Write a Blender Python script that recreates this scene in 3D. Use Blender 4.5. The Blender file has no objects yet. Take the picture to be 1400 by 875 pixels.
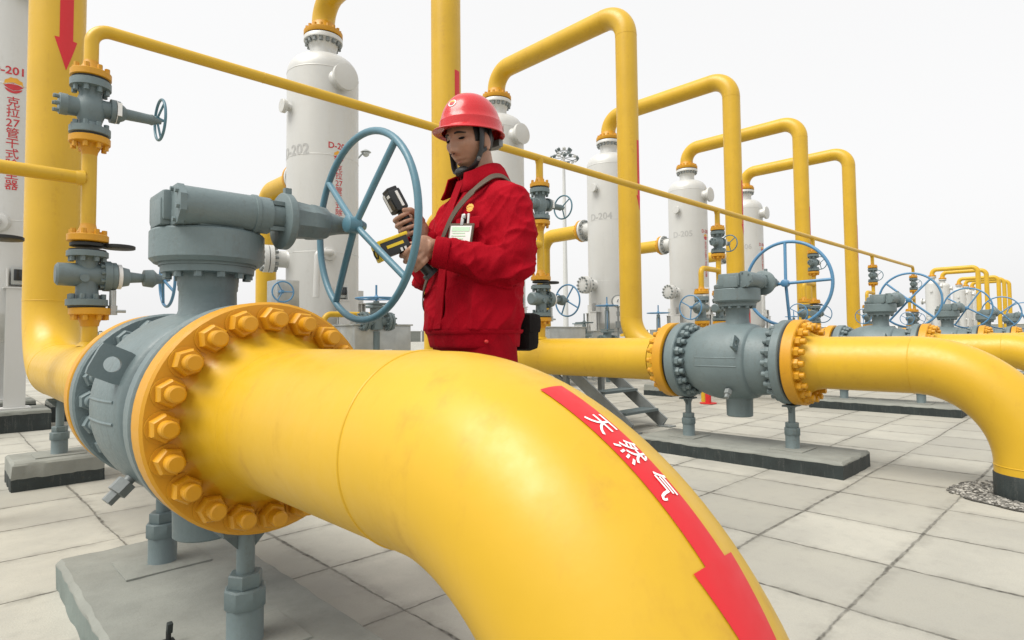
import bpy, bmesh, math, random
from math import sin, cos, pi, radians, sqrt, exp, atan2
from mathutils import Vector, Matrix, noise

random.seed(7)
S = bpy.context.scene
COL = S.collection
V = Vector

# ------------------------------------------------------------------ camera
F_PX, YAW, PITCH, ROLL, CAM_H = 816.56, -0.016, 0.0411, -0.0103, 0.8452
cam = bpy.data.cameras.new('camera')
cam.sensor_fit = 'HORIZONTAL'; cam.sensor_width = 36.0
cam.lens = F_PX / 1400 * 36; cam.shift_y = -11.25 / 1400
cam.clip_start = 0.05; cam.clip_end = 2000
camo = bpy.data.objects.new('camera', cam); COL.objects.link(camo)
a = pi / 4 + YAW
fw, rt, up = V((sin(a), cos(a), 0)), V((cos(a), -sin(a), 0)), V((0, 0, 1))
f2 = fw * cos(PITCH) + up * sin(PITCH); u2 = up * cos(PITCH) - fw * sin(PITCH)
r3 = rt * cos(ROLL) + u2 * sin(ROLL); u3 = u2 * cos(ROLL) - rt * sin(ROLL)
camo.matrix_world = Matrix(((r3.x, u3.x, -f2.x, 0), (r3.y, u3.y, -f2.y, 0), (r3.z, u3.z, -f2.z, CAM_H), (0, 0, 0, 1)))
S.camera = camo

# ------------------------------------------------------------------ sky, sun, exposure
SUN_DIR = V((-0.72, 0.12, 1.15)).normalized()          # towards the sun
EXPOSURE = 0.22
W = bpy.data.worlds.new('World'); S.world = W; W.use_nodes = True
nt = W.node_tree; nt.nodes.clear()
sky = nt.nodes.new('ShaderNodeTexSky'); sky.sky_type = 'NISHITA'; sky.sun_disc = False
sky.sun_elevation = math.asin(SUN_DIR.z); sky.sun_rotation = atan2(SUN_DIR.x, SUN_DIR.y)
sky.air_density = 1.0; sky.dust_density = 6.0; sky.ozone_density = 1.0
hs = nt.nodes.new('ShaderNodeHueSaturation'); hs.inputs['Saturation'].default_value = 0.10
mx = nt.nodes.new('ShaderNodeMix'); mx.data_type = 'RGBA'; mx.inputs['Factor'].default_value = 0.72
mx.inputs['B'].default_value = (10.3, 10.28, 10.28, 1)    # the thick white cloud sheet
bg = nt.nodes.new('ShaderNodeBackground'); bg.inputs['Strength'].default_value = 0.10
wo = nt.nodes.new('ShaderNodeOutputWorld')
L = nt.links.new
L(sky.outputs[0], hs.inputs['Color']); L(hs.outputs[0], mx.inputs['A']); L(mx.outputs['Result'], bg.inputs['Color']); L(bg.outputs[0], wo.inputs['Surface'])
sun = bpy.data.lights.new('sun', 'SUN'); sun.energy = 2.7; sun.angle = radians(38); sun.color = (1.0, 0.95, 0.86)
suno = bpy.data.objects.new('sun', sun); COL.objects.link(suno)
suno.rotation_euler = SUN_DIR.to_track_quat('Z', 'Y').to_euler()
S.view_settings.view_transform = 'Standard'; S.view_settings.look = 'None'
S.view_settings.gamma = 1.0; S.view_settings.use_curve_mapping = False
S.view_settings.exposure = EXPOSURE
S.cycles.max_bounces = 6

# ------------------------------------------------------------------ materials
class NT:
    def __init__(s, name):
        s.m = bpy.data.materials.new(name); s.m.use_nodes = True
        s.t = s.m.node_tree; s.b = s.t.nodes['Principled BSDF']
        s.pos = s.t.nodes.new('ShaderNodeNewGeometry').outputs['Position']
    def link(s, a, b): s.t.links.new(a, b)
    def put(s, sock, v):
        if isinstance(v, bpy.types.NodeSocket): s.link(v, sock)
        else: sock.default_value = v
    def math(s, op, a, b=0.0, c=0.0):
        n = s.t.nodes.new('ShaderNodeMath'); n.operation = op
        for i, v in enumerate((a, b, c)): s.put(n.inputs[i], v)
        return n.outputs[0]
    def noise(s, scale, detail=3, rough=.55, vec=None):
        n = s.t.nodes.new('ShaderNodeTexNoise'); n.inputs['Scale'].default_value = scale
        n.inputs['Detail'].default_value = detail; n.inputs['Roughness'].default_value = rough
        s.link(vec or s.pos, n.inputs['Vector']); return n.outputs['Fac']
    def stretch(s, x, y, z):
        n = s.t.nodes.new('ShaderNodeVectorMath'); n.operation = 'MULTIPLY'
        s.link(s.pos, n.inputs[0]); n.inputs[1].default_value = (x, y, z); return n.outputs[0]
    def rng(s, v, a, b, c=0.0, d=1.0):
        n = s.t.nodes.new('ShaderNodeMapRange'); s.put(n.inputs[0], v)
        for i, q in enumerate((a, b, c, d)): n.inputs[i + 1].default_value = q
        return n.outputs[0]
    def mix(s, f, A, B):
        n = s.t.nodes.new('ShaderNodeMix'); n.data_type = 'RGBA'
        s.put(n.inputs['Factor'], f)
        for k, v in (('A', A), ('B', B)):
            s.put(n.inputs[k], v if isinstance(v, bpy.types.NodeSocket) else (*v[:3], 1))
        return n.outputs['Result']
    def bump(s, h, strength, dist=.01):
        n = s.t.nodes.new('ShaderNodeBump'); n.inputs['Strength'].default_value = strength; n.inputs['Distance'].default_value = dist
        s.link(h, n.inputs['Height']); s.link(n.outputs[0], s.b.inputs['Normal'])

def paint(name, base, rough=.4, metal=0.0, var=.10, dirt=(.16, .13, .09), dirt_amt=.25, bump=.12, scale=1.0, spec=.5, coat=0.0):
    n = NT(name)
    big = n.noise(2.2 * scale, 5, .6); fine = n.noise(38 * scale, 4, .6); streak = n.noise(1.0, 5, .65, n.stretch(14 * scale, 14 * scale, 1.6 * scale))
    lo = [c * (1 - var) for c in base]; hi = [min(1, c * (1 + var)) for c in base]
    c = n.mix(n.rng(big, .3, .7), lo, hi)
    mask = n.math('MULTIPLY', n.rng(streak, .52, .78), n.rng(fine, .40, .66))
    c = n.mix(n.math('MULTIPLY', mask, dirt_amt), c, dirt)
    n.link(c, n.b.inputs['Base Color'])
    n.b.inputs['Metallic'].default_value = metal; n.b.inputs['Specular IOR Level'].default_value = spec
    n.link(n.rng(fine, .3, .7, rough - .06, rough + .09), n.b.inputs['Roughness'])
    if coat: n.b.inputs['Coat Weight'].default_value = coat; n.b.inputs['Coat Roughness'].default_value = .15
    n.bump(n.math('ADD', n.math('MULTIPLY', fine, .5), big), bump, .004)
    return n.m

def plain(name, base, rough=.6, metal=0.0, var=.06):
    return paint(name, base, rough, metal, var, dirt_amt=.1, bump=.05)

M = {}
M['yellow'] = paint('yellow_pipe_paint', (.59, .360, .017), .38, 0, .07, (.36, .17, .02), .5, .16, .8)
M['flange_yellow'] = paint('yellow_flange_paint', (.57, .275, .007), .44, 0, .06, (.30, .13, .02), .40, .22, 1.6)
M['grey'] = paint('grey_green_valve_paint', (.138, .182, .190), .46, 0, .09, (.09, .08, .065), .55, .55, 2.2)
M['grey_dark'] = paint('weathered_dark_grey_paint', (.095, .125, .130), .55, 0, .12, (.05, .045, .04), .5, .3, 2)
M['teal'] = paint('teal_handwheel_paint', (.085, .195, .255), .38, 0, .08, (.09, .10, .10), .35, .15, 2)
M['blue'] = paint('blue_handwheel_paint', (.085, .230, .400), .36, 0, .08, (.06, .07, .09), .35, .12, 2)
M['silver'] = paint('aluminium_tower_paint', (.57, .575, .56), .42, .15, .03, (.33, .32, .29), .22, .06, .8)
M['galv'] = paint('galvanised_sheet', (.42, .44, .43), .36, .55, .14, (.22, .21, .19), .4, .15, 3)
M['steel'] = paint('dull_steel', (.22, .24, .24), .5, .3, .15, (.08, .07, .06), .4, .2, 3)
M['black'] = plain('black_rubber', (.012, .014, .014), .55)
M['bitumen'] = paint('black_bitumen_paint', (.018, .026, .026), .6, 0, .3, (.22, .22, .20), .45, .5, 4)
M['pad'] = paint('grey_cement_pad', (.235, .245, .222), .9, 0, .14, (.16, .16, .145), .45, .5, 3)
M['pad_side'] = paint('grey_green_pad_paint', (.17, .205, .19), .85, 0, .15, (.28, .28, .25), .5, .5, 4)
M['red_tape'] = plain('red_marking_film', (.60, .010, .017), .42, 0, .05)
M['white_letter'] = plain('white_lettering', (.86, .86, .84), .5, 0, .02)
M['red_letter'] = plain('red_lettering', (.50, .030, .040), .5, 0, .05)
M['grey_letter'] = plain('faded_grey_lettering', (.43, .435, .43), .6, 0, .1)
M['logo_yellow'] = plain('golden_emblem', (.72, .36, .03), .5, 0, .05)
M['white'] = plain('white_paint', (.78, .78, .76), .45)
M['red'] = plain('red_post_paint', (.55, .02, .02), .45)
M['skin'] = paint('skin', (.37, .200, .130), .46, 0, .13, (.22, .10, .07), .45, .22, 14)
M['lip'] = plain('lip_skin', (.36, .15, .115), .5)
M['hair'] = plain('black_hair', (.012, .010, .009), .55)
M['brown'] = paint('brown_webbing', (.105, .08, .058), .85, 0, .12, (.06, .05, .04), .3, .3, 8)
M['screen'] = plain('dark_screen', (.02, .025, .03), .15)
M['dev_yellow'] = plain('yellow_plastic', (.82, .58, .02), .4)
M['dev_black'] = plain('black_plastic', (.016, .018, .020), .42)
M['green_card'] = plain('pale_green_card', (.50, .72, .52), .5)
M['helmet'] = paint('red_helmet_plastic', (.53, .007, .012), .26, 0, .03, (.4, .05, .04), .12, .02, 2, .5, .3)

def hub_mat():
    # pipe paint brushed over the flange hub, stopping in a ragged edge towards the flange
    n = NT('brushed_hub_paint')
    tc = n.t.nodes.new('ShaderNodeTexCoord'); sep = n.t.nodes.new('ShaderNodeSeparateXYZ'); n.link(tc.outputs['Object'], sep.inputs[0])
    dz = n.math('SUBTRACT', sep.outputs[2], .660)
    r = n.math('SQRT', n.math('ADD', n.math('MULTIPLY', sep.outputs[0], sep.outputs[0]), n.math('MULTIPLY', dz, dz)))
    e = n.math('ADD', r, n.math('MULTIPLY', n.math('SUBTRACT', n.noise(17, 4, .6), .5), .075))
    big = n.noise(2.0, 5, .6); fine = n.noise(40, 4, .6)
    y = n.mix(n.rng(big, .3, .7), (.55, .336, .015), (.62, .376, .018)); o = n.mix(n.rng(fine, .35, .65), (.52, .245, .006), (.60, .290, .008))
    n.link(n.mix(n.rng(e, .193, .199), y, o), n.b.inputs['Base Color']); n.link(n.rng(fine, .3, .7, .36, .48), n.b.inputs['Roughness'])
    n.bump(n.math('ADD', n.math('MULTIPLY', fine, .5), big), .16, .004)
    return n.m
M['hub'] = hub_mat()
def cloth(name, base):
    n = NT(name)
    big = n.noise(7, 4); fine = n.noise(420, 2); fold = n.noise(1, 4, .55, n.stretch(16, 16, 6))
    c = n.mix(n.rng(big, .3, .7), [q * .86 for q in base], [min(1, q * 1.12) for q in base])
    n.link(c, n.b.inputs['Base Color']); n.b.inputs['Roughness'].default_value = .85
    n.b.inputs['Specular IOR Level'].default_value = .10
    n.bump(n.math('ADD', n.math('MULTIPLY', fine, .06), fold), .8, .018)
    return n.m
M['jacket'] = cloth('red_cotton_drill', (.33, .0022, .011))
M['trouser'] = cloth('dark_red_cotton', (.27, .002, .009))
M['lining'] = cloth('black_lining', (.015, .013, .013))

def ground_mat():
    n = NT('concrete_paving_slabs')
    sep = n.t.nodes.new('ShaderNodeSeparateXYZ'); n.link(n.pos, sep.inputs[0])
    wob = n.noise(1.3, 3); wob2 = n.noise(16, 4, .65)
    jit = n.math('ADD', n.math('MULTIPLY', n.math('SUBTRACT', wob, .5), .040), n.math('MULTIPLY', n.math('SUBTRACT', wob2, .5), .016))
    T = .482
    tu = n.math('DIVIDE', n.math('ADD', n.math('SUBTRACT', sep.outputs[0], .105), jit), T)
    tv = n.math('DIVIDE', n.math('SUBTRACT', n.math('SUBTRACT', sep.outputs[1], .148), jit), T)
    def edge(t):
        f = n.math('FRACT', t)
        return n.math('MULTIPLY', n.math('MINIMUM', f, n.math('SUBTRACT', 1.0, f)), T)
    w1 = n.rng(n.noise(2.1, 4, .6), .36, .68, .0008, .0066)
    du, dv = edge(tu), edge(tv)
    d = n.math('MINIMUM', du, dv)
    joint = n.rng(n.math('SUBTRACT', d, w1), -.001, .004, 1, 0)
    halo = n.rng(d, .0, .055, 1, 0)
    ident = n.t.nodes.new('ShaderNodeCombineXYZ')
    n.link(n.math('FLOOR', tu), ident.inputs[0]); n.link(n.math('FLOOR', tv), ident.inputs[1])
    wn = n.t.nodes.new('ShaderNodeTexWhiteNoise'); wn.noise_dimensions = '3D'; n.link(ident.outputs[0], wn.inputs['Vector'])
    stain = n.noise(1.6, 6, .62); grain = n.noise(160, 3, .6); blot = n.noise(14, 5, .65)
    c = n.mix(wn.outputs['Value'], (.345, .338, .295), (.465, .455, .400))
    c = n.mix(n.math('MULTIPLY', n.rng(stain, .40, .66), .68), c, (.315, .31, .28))
    c = n.mix(n.math('MULTIPLY', n.rng(blot, .52, .75), .30), c, (.27, .265, .24))
    c = n.mix(n.math('MULTIPLY', n.rng(grain, .45, .75), .22), c, (.25, .245, .22))
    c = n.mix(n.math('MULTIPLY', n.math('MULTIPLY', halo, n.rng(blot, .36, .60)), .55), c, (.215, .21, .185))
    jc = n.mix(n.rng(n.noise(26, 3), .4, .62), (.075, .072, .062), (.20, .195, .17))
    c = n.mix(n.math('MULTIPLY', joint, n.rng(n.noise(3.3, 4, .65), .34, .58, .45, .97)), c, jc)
    n.link(c, n.b.inputs['Base Color']); n.b.inputs['Roughness'].default_value = .9; n.b.inputs['Specular IOR Level'].default_value = .25
    h = n.math('SUBTRACT', n.math('ADD', n.math('MULTIPLY', blot, .35), n.math('MULTIPLY', grain, .25)), n.math('MULTIPLY', joint, 1.6))
    n.bump(h, .55, .006)
    return n.m
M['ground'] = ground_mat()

# ------------------------------------------------------------------ mesh building
def fillet(pts, rad, n=10):
    """polyline with rounded corners"""
    out = [V(pts[0])]
    for i in range(1, len(pts) - 1):
        r = rad[i - 1] if isinstance(rad, (list, tuple)) else rad
        p, q, s = V(pts[i - 1]), V(pts[i]), V(pts[i + 1])
        a_, b_ = (p - q).normalized(), (s - q).normalized()
        ang = a_.angle(b_); t = r / math.tan(ang / 2)
        c = q + (a_ + b_).normalized() * (r / sin(ang / 2))
        A, B = q + a_ * t - c, q + b_ * t - c
        tot = A.angle(B)
        for k in range(n + 1):
            f = k / n
            out.append(c + (A * sin((1 - f) * tot) + B * sin(f * tot)) / sin(tot))
    out.append(V(pts[-1])); return out

class MB:
    def __init__(s): s.bm = bmesh.new(); s.mi = 0
    def ring(s, pts): return [s.bm.verts.new(p) for p in pts]
    def face(s, vs):
        try:
            f = s.bm.faces.new(vs); f.material_index = s.mi; return f
        except ValueError: return None
    def skin(s, A, B):
        n = len(A)
        for i in range(n): s.face((A[i], A[(i + 1) % n], B[(i + 1) % n], B[i]))
    def tube(s, pts, r, seg=20, caps=True, flat=None):
        pts = [V(p) for p in pts]; n = len(pts)
        rs = list(r) if isinstance(r, (list, tuple)) else [r] * n
        tg = []
        for i in range(n):
            t = pts[min(i + 1, n - 1)] - pts[max(i - 1, 0)]; tg.append(t.normalized())
        x = tg[0].orthogonal().normalized()
        if flat is not None: x = (V(flat[0]) - tg[0] * V(flat[0]).dot(tg[0])).normalized()
        prev = None; first = None
        for i in range(n):
            x = (x - tg[i] * x.dot(tg[i])).normalized(); y = tg[i].cross(x)
            k = flat[1] if flat is not None else 1.0
            ringv = s.ring([pts[i] + (x * cos(2 * pi * j / seg) + y * sin(2 * pi * j / seg) * k) * rs[i] for j in range(seg)])
            if prev: s.skin(prev, ringv)
            else: first = ringv
            prev = ringv
        if caps: s.face(list(reversed(first))); s.face(prev)
        return s
    def lathe(s, prof, o, axis, seg=32, ph=0.0, caps=True):
        """prof: (t along axis, radius)"""
        o = V(o); ax = V(axis).normalized(); x = ax.orthogonal().normalized(); y = ax.cross(x)
        if abs(ax.z) > .9: x = V((1, 0, 0)); y = ax.cross(x)
        prev = None; first = None
        for t, r in prof:
            rg = s.ring([o + ax * t + (x * cos(2 * pi * j / seg + ph) + y * sin(2 * pi * j / seg + ph)) * max(r, 1e-4) for j in range(seg)])
            if prev: s.skin(prev, rg)
            else: first = rg
            prev = rg
        if caps: s.face(list(reversed(first))); s.face(prev)
        return s
    def cyl(s, a_, b_, r, seg=20, r2=None, bev=0.0):
        a_, b_ = V(a_), V(b_); h = (b_ - a_).length; r2 = r if r2 is None else r2
        pr = [(0, r - bev), (bev, r), (h - bev, r2), (h, r2 - bev)] if bev else [(0, r), (h, r2)]
        return s.lathe(pr, a_, b_ - a_, seg)
    def box(s, c, size, rot=None, bev=0.0):
        R = rot or Matrix.Identity(3); c = V(c); h = V(size) / 2
        g = bmesh.ops.create_cube(s.bm, size=1.0)
        for v in g['verts']: v.co = V((v.co.x * size[0], v.co.y * size[1], v.co.z * size[2]))
        if bev:
            es = list({e for v in g['verts'] for e in v.link_edges})
            r = bmesh.ops.bevel(s.bm, geom=es, offset=bev, segments=2, affect='EDGES', profile=.6)
            vs = set(r['verts']) | {v for v in g['verts'] if v.is_valid}
            for f in r['faces']: vs |= set(f.verts)
        else: vs = g['verts']
        seen = set()
        for v in vs:
            stack = [v]
            while stack:
                q = stack.pop()
                if q in seen: continue
                seen.add(q)
                for e in q.link_edges: stack.append(e.other_vert(q))
        for v in seen: v.co = R @ v.co + c
        for f in {f for v in seen for f in v.link_faces}: f.material_index = s.mi
        return s
    def sphere(s, c, r, sc=(1, 1, 1), seg=20, rings=12, rot=None):
        c = V(c); R = rot or Matrix.Identity(3)
        prof = [(th, ) for th in range(rings + 1)]
        prev = None; first = None
        for i in range(rings + 1):
            th = pi * i / rings; z = -cos(th); q = max(sin(th), 1e-3)
            rg = s.ring([c + R @ V((cos(2 * pi * j / seg) * q * r * sc[0], sin(2 * pi * j / seg) * q * r * sc[1], z * r * sc[2])) for j in range(seg)])
            if prev: s.skin(prev, rg)
            else: first = rg
            prev = rg
        s.face(list(reversed(first))); s.face(prev); return s
    def torus(s, c, axis, R, r, seg=64, ms=12):
        c = V(c); ax = V(axis).normalized(); x = ax.orthogonal().normalized(); y = ax.cross(x)
        rings = []
        for i in range(seg):
            d = x * cos(2 * pi * i / seg) + y * sin(2 * pi * i / seg)
            rings.append(s.ring([c + d * (R + r * cos(2 * pi * j / ms)) + ax * r * sin(2 * pi * j / ms) for j in range(ms)]))
        for i in range(seg): s.skin(rings[i], rings[(i + 1) % seg])
        return s
    def ring_plate(s, c, axis, ro, ri, t, seg=40):
        return s.lathe([(0, ri), (0, ro), (t, ro), (t, ri), (0, ri)], c, axis, seg, caps=False)
    def mesh(s, name, mats, origin=(0, 0, 0), sharp=38):
        o = V(origin)
        for v in s.bm.verts: v.co -= o
        bmesh.ops.recalc_face_normals(s.bm, faces=s.bm.faces[:])
        me = bpy.data.meshes.new(name); s.bm.to_mesh(me); s.bm.free()
        for m in (mats if isinstance(mats, (list, tuple)) else [mats]): me.materials.append(m)
        if sharp:
            me.polygons.foreach_set('use_smooth', [True] * len(me.polygons)); me.set_sharp_from_angle(angle=radians(sharp))
        return me

WORLD = {}
def setp(o, label=None, cat=None, group=None, kind=None):
    if label: o['label'] = label
    if cat: o['category'] = cat
    if group: o['group'] = group
    if kind: o['kind'] = kind
    return o
def thing(name, label, cat, loc, group=None):
    o = bpy.data.objects.new(name, None); COL.objects.link(o); o.location = loc; o.empty_display_size = .1
    WORLD[o.name] = V(loc); return setp(o, label, cat, group)
def part(mb, name, mat, parent, origin=None, label=None, sharp=38):
    w = V(origin) if origin is not None else WORLD[parent.name]
    me = mb if isinstance(mb, bpy.types.Mesh) else mb.mesh(name, mat, w, sharp)
    o = bpy.data.objects.new(name, me); COL.objects.link(o)
    o.parent = parent; o.location = w - WORLD[parent.name]; WORLD[o.name] = w
    if label: o['label'] = label
    return o
def solo(mb, name, mat, label, cat, loc, group=None, kind=None, sharp=38):
    me = mb.mesh(name, mat, loc, sharp); o = bpy.data.objects.new(name, me); COL.objects.link(o); o.location = loc
    WORLD[o.name] = V(loc); return setp(o, label, cat, group, kind)
def dup(root, delta, label=None):
    def rec(o, par):
        c = o.copy(); COL.objects.link(c)
        if par: c.parent = par
        WORLD[c.name] = WORLD[o.name] + V(delta)
        for ch in o.children: rec(ch, c)
        return c
    r = rec(root, None); r.location = root.location + V(delta)
    if label: r['label'] = label
    return r

def nut_mesh(name, mat, axis, r=.031, h=.030, stud_r=.0185, stud=.030):
    mb = MB(); ax = V(axis)
    mb.lathe([(0, r * .97), (.002, r), (h * .8, r), (h, r * .86)], (0, 0, 0), ax, 6)
    mb.lathe([(0, r * 1.14), (.003, r * 1.14)], (0, 0, 0), ax, 20)
    mb.lathe([(h * .7, stud_r), (h + stud - .003, stud_r), (h + stud, stud_r * .8)], (0, 0, 0), ax, 16)
    return mb.mesh(name, mat)
def bolt_ring(parent, me, name, c, axis, rad, n, ph=0.0):
    """every nut its own object, sharing one mesh"""
    c = V(c); ax = V(axis).normalized(); x = ax.orthogonal().normalized(); y = ax.cross(x)
    for i in range(n):
        a_ = 2 * pi * (i + .5) / n + ph
        o = bpy.data.objects.new(name, me); COL.objects.link(o); o.parent = parent
        w = c + (x * cos(a_) + y * sin(a_)) * rad
        o.location = w - WORLD[parent.name]; WORLD[o.name] = w
        o.rotation_euler = Matrix.Rotation(random.uniform(0, 1.0), 3, ax).to_euler()
def studs(mb, c, axis, rad, n, r, h, ph=0.0, seg=6):
    """small bolts that are only texture of a little flange"""
    c = V(c); ax = V(axis).normalized(); x = ax.orthogonal().normalized(); y = ax.cross(x)
    for i in range(n):
        a_ = 2 * pi * (i + .5) / n + ph; p = c + (x * cos(a_) + y * sin(a_)) * rad
        mb.cyl(p, p + ax * h, r, seg)
    return mb

# text ------------------------------------------------------------------
def text_geo(txt, size, bold=0.0):
    cu = bpy.data.curves.new('lettering', 'FONT'); cu.body = txt; cu.size = 1.0; cu.align_x = 'CENTER'; cu.align_y = 'CENTER'
    cu.offset = bold / size; cu.resolution_u = 3
    ob = bpy.data.objects.new('lettering', cu); COL.objects.link(ob)
    dg = bpy.context.evaluated_depsgraph_get()
    me = bpy.data.meshes.new_from_object(ob.evaluated_get(dg))
    bm = bmesh.new(); bm.from_mesh(me); bpy.data.objects.remove(ob); bpy.data.curves.remove(cu); bpy.data.meshes.remove(me)
    bmesh.ops.triangulate(bm, faces=bm.faces[:])
    lim = .22
    for _ in range(3):
        es = [e for e in bm.edges if e.calc_length() > lim]
        if not es: break
        bmesh.ops.subdivide_edges(bm, edges=es, cuts=1); bmesh.ops.triangulate(bm, faces=bm.faces[:])
    for v in bm.verts: v.co *= size
    return bm
def map_text(bm, fn, mb):
    """copies the flat letters into mb through fn(x, y)"""
    mp = {}
    for v in bm.verts: mp[v.index] = None
    bm.verts.index_update()
    vs = [mb.bm.verts.new(fn(v.co.x, v.co.y)) for v in bm.verts]
    for f in bm.faces: mb.face([vs[v.index] for v in f.verts])
    bm.free()
def on_cyl(cx, cy, r, az, z0):
    return lambda x, y: V((cx + r * cos(az + x / r), cy + r * sin(az + x / r), z0 + y))

# ------------------------------------------------------------------ plant constants (metres; +x along the row of lines, +y towards the towers)
D, U0, VP, VT, VTH, ZTH, ZP, ZS, R = 3.448, .568, 5.157, 8.064, 3.760, 2.50, .660, 5.239, .1626
FR = .274            # flange radius
VE, RE = .345, .42  # outlet elbow
ZN = 5.78

# ------------------------------------------------------------------ ground
g = MB(); g.face(g.ring([(-300, -300, 0), (600, -300, 0), (600, 600, 0), (-300, 600, 0)]))
solo(g, 'ground', M['ground'], None, None, (0, 0, 0), kind='structure', sharp=0)

KT = range(6)
def U(k): return U0 + D * k
GRAV = random.Random(3)

# ------------------------------------------------------------------ concrete pads
def pad_mesh(x0, x1, y0, y1, h, black, seed, cut=.80):
    mb = MB(); rg = random.Random(seed)
    nx, ny = 16, 30
    per = []
    for i in range(nx): per.append((x0 + (x1 - x0) * i / nx, y0))
    for i in range(ny): per.append((x1, y0 + (y1 - y0) * i / ny))
    for i in range(nx): per.append((x1 - (x1 - x0) * i / nx, y1))
    for i in range(ny): per.append((x0, y1 - (y1 - y0) * i / ny))
    j = lambda s: rg.uniform(-s, s)
    cx, cy = (x0 + x1) / 2, (y0 + y1) / 2
    def inset(p, d): return (p[0] + (d if p[0] < cx else -d) * (abs(p[0] - cx) > (x1 - x0) * .45), p[1] + (d if p[1] < cy else -d) * (abs(p[1] - cy) > (y1 - y0) * .45))
    lev = [(0, 0, .004), (h * cut, 0.0, .003), (h * cut + .001, .0, .003), (h - .012, .002, .003), (h, .014, .003)]
    prev = None; first = None
    for li, (z, d, q) in enumerate(lev):
        rr = []
        for p in per:
            e = inset(p, d)
            if li == 2: rr.append(V(last[len(rr)]) + V((0, 0, .001)))
            else: rr.append((e[0] + j(q), e[1] + j(q), z + (j(.0035) if li == 1 else j(.0015) if li == 4 else 0)))
        last = rr
        r_ = mb.ring(rr)
        mb.mi = 1 if (black and li <= 1) else 0
        if prev: mb.skin(prev, r_)
        prev = r_
    mb.mi = 0; mb.face(prev)
    return mb
PADL = ['big grey cement pad under the nearest grey ball valve', 'low pad with black painted sides under the second ball valve',
        'low black-sided pad under the third ball valve, seen below the second outlet pipe', 'low pad under the fourth ball valve from the front',
        'low pad under the fifth ball valve from the front', 'low pad under the farthest grey ball valve of the row']
for k in KT:
    x = U(k)
    solo(pad_mesh(x - .25, x + .26, 1.17, 2.58, .10, True, 20 + k), 'concrete_pad', [M['pad'], M['bitumen'] if k else M['pad_side']], PADL[k], 'pad', (x, 1.9, 0), 'pads under the ball valves')
SADL = ['small grey cement block with black foot under the riser elbow behind the nearest valve', 'small cement block under the inlet of the second ball valve',
        'small cement block under the inlet of the third ball valve', 'small cement block under the inlet of the fourth ball valve', 'small cement block under the inlet of the fifth ball valve', 'small cement block under the inlet of the farthest ball valve']
for k in KT:
    x = U(k)
    mb = pad_mesh(x - .24, x + .20, 4.37, 4.80, .155, True, 40 + k, .45)
    solo(mb, 'concrete_block', [M['pad'], M['bitumen']], SADL[k], 'pad', (x, 4.6, 0), 'blocks under the riser pipes')

# dark clip standing on the near pad
t = thing('anchor_clip', 'small dark metal clip standing on the near end of the big cement pad', 'clip', (.428, 1.66, .10))
mb = MB(); mb.cyl((.428, 1.66, .10), (.428, 1.66, .135), .006, 10); mb.box((.428, 1.66, .107), (.026, .022, .014), bev=.003); part(mb, 'bolt', M['black'], t)
mb = MB(); mb.box((.430, 1.659, .142), (.013, .014, .026), Matrix.Rotation(.2, 3, 'X'), bev=.003); part(mb, 'clamp', M['bitumen'], t)

# ------------------------------------------------------------------ jack supports
def jack(name, label, x, y, z0, ztop, r=.043, plate=True, group='jack supports under the pipes'):
    t = thing(name, label, 'pipe support', (x, y, z0), group)
    mb = MB()
    mb.lathe([(0, r * 1.03), (.004, r * 1.03), (.006, r), (.088, r), (.090, r * .9)], (x, y, z0), (0, 0, 1), 24)
    for i in range(14):
        q = random.uniform(0, 2 * pi); mb.sphere((x + cos(q) * r * 1.08, y + sin(q) * r * 1.08, z0 + .002), random.uniform(.004, .009), (1, 1, .6), 6, 4)
    part(mb, 'base_tube', M['grey'], t)
    mb = MB(); mb.lathe([(.088, r * 1.10), (.092, r * 1.17), (.132, r * 1.17), (.136, r * 1.06)], (x, y, z0), (0, 0, 1), 8)
    part(mb, 'locking_nut', M['grey'], t)
    mb = MB(); mb.lathe([(.136, r * .90), (.139, r * .96), (.167, r * .96), (.170, r * .88)], (x, y, z0), (0, 0, 1), 6)
    part(mb, 'jam_nut', M['grey'], t)
    mb = MB(); mb.cyl((x, y, z0 + .165), (x, y, ztop), r * .50, 18)
    part(mb, 'rod', M['grey'], t)
    mb = MB()
    if plate:
        mb.box((x, y, ztop - .006), (.13, .075, .012), bev=.002)
        for s in (-1, 1):
            vs = [mb.bm.verts.new((x + s * q, y + w, z)) for w in (-.006, .006) for q, z in ((.02, ztop - .055), (.06, ztop - .012), (.02, ztop - .012))]
            mb.face(vs[:3]); mb.face(vs[3:]); mb.skin(vs[:3], vs[3:])
        part(mb, 'saddle_plate', M['grey_dark'], t)
    # scored square of the base plate in the cement
    if r > .04:
        mb = MB(); mb.box((x, y, z0 + .002), (.25, .21, .008), bev=.002)
        part(mb, 'base_plate', M['pad'], t)
    return t
ordw = ['nearest', 'second', 'third', 'fourth', 'fifth', 'farthest']
for k in KT:
    x = U(k)
    jack('jack_support', f'grey screw jack under the outlet flange of the {ordw[k]} ball valve', x, 1.545, .10, ZP - FR - .002)
    jack('jack_support', f'grey screw jack under the inlet flange of the {ordw[k]} ball valve', x, 2.285, .10, ZP - FR - .002)
    jack('jack_support', f'grey screw jack on the small block behind the {ordw[k]} ball valve', x, 4.58, .155, ZP - R - .004)

# ------------------------------------------------------------------ main ball valve
NUT_G = nut_mesh('flange_nut', M['grey'], (0, 1, 0)); NUT_GB = nut_mesh('flange_nut', M['grey'], (0, -1, 0))
NUT_Y = nut_mesh('flange_nut', M['flange_yellow'], (0, -1, 0)); NUT_YB = nut_mesh('flange_nut', M['flange_yellow'], (0, 1, 0))
NB, RB = 20, .231
def yaxis(mb, prof, x, z=ZP, seg=64): return mb.lathe([(p[0], p[1]) for p in prof], (x, 0, z), (0, 1, 0), seg)

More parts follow.
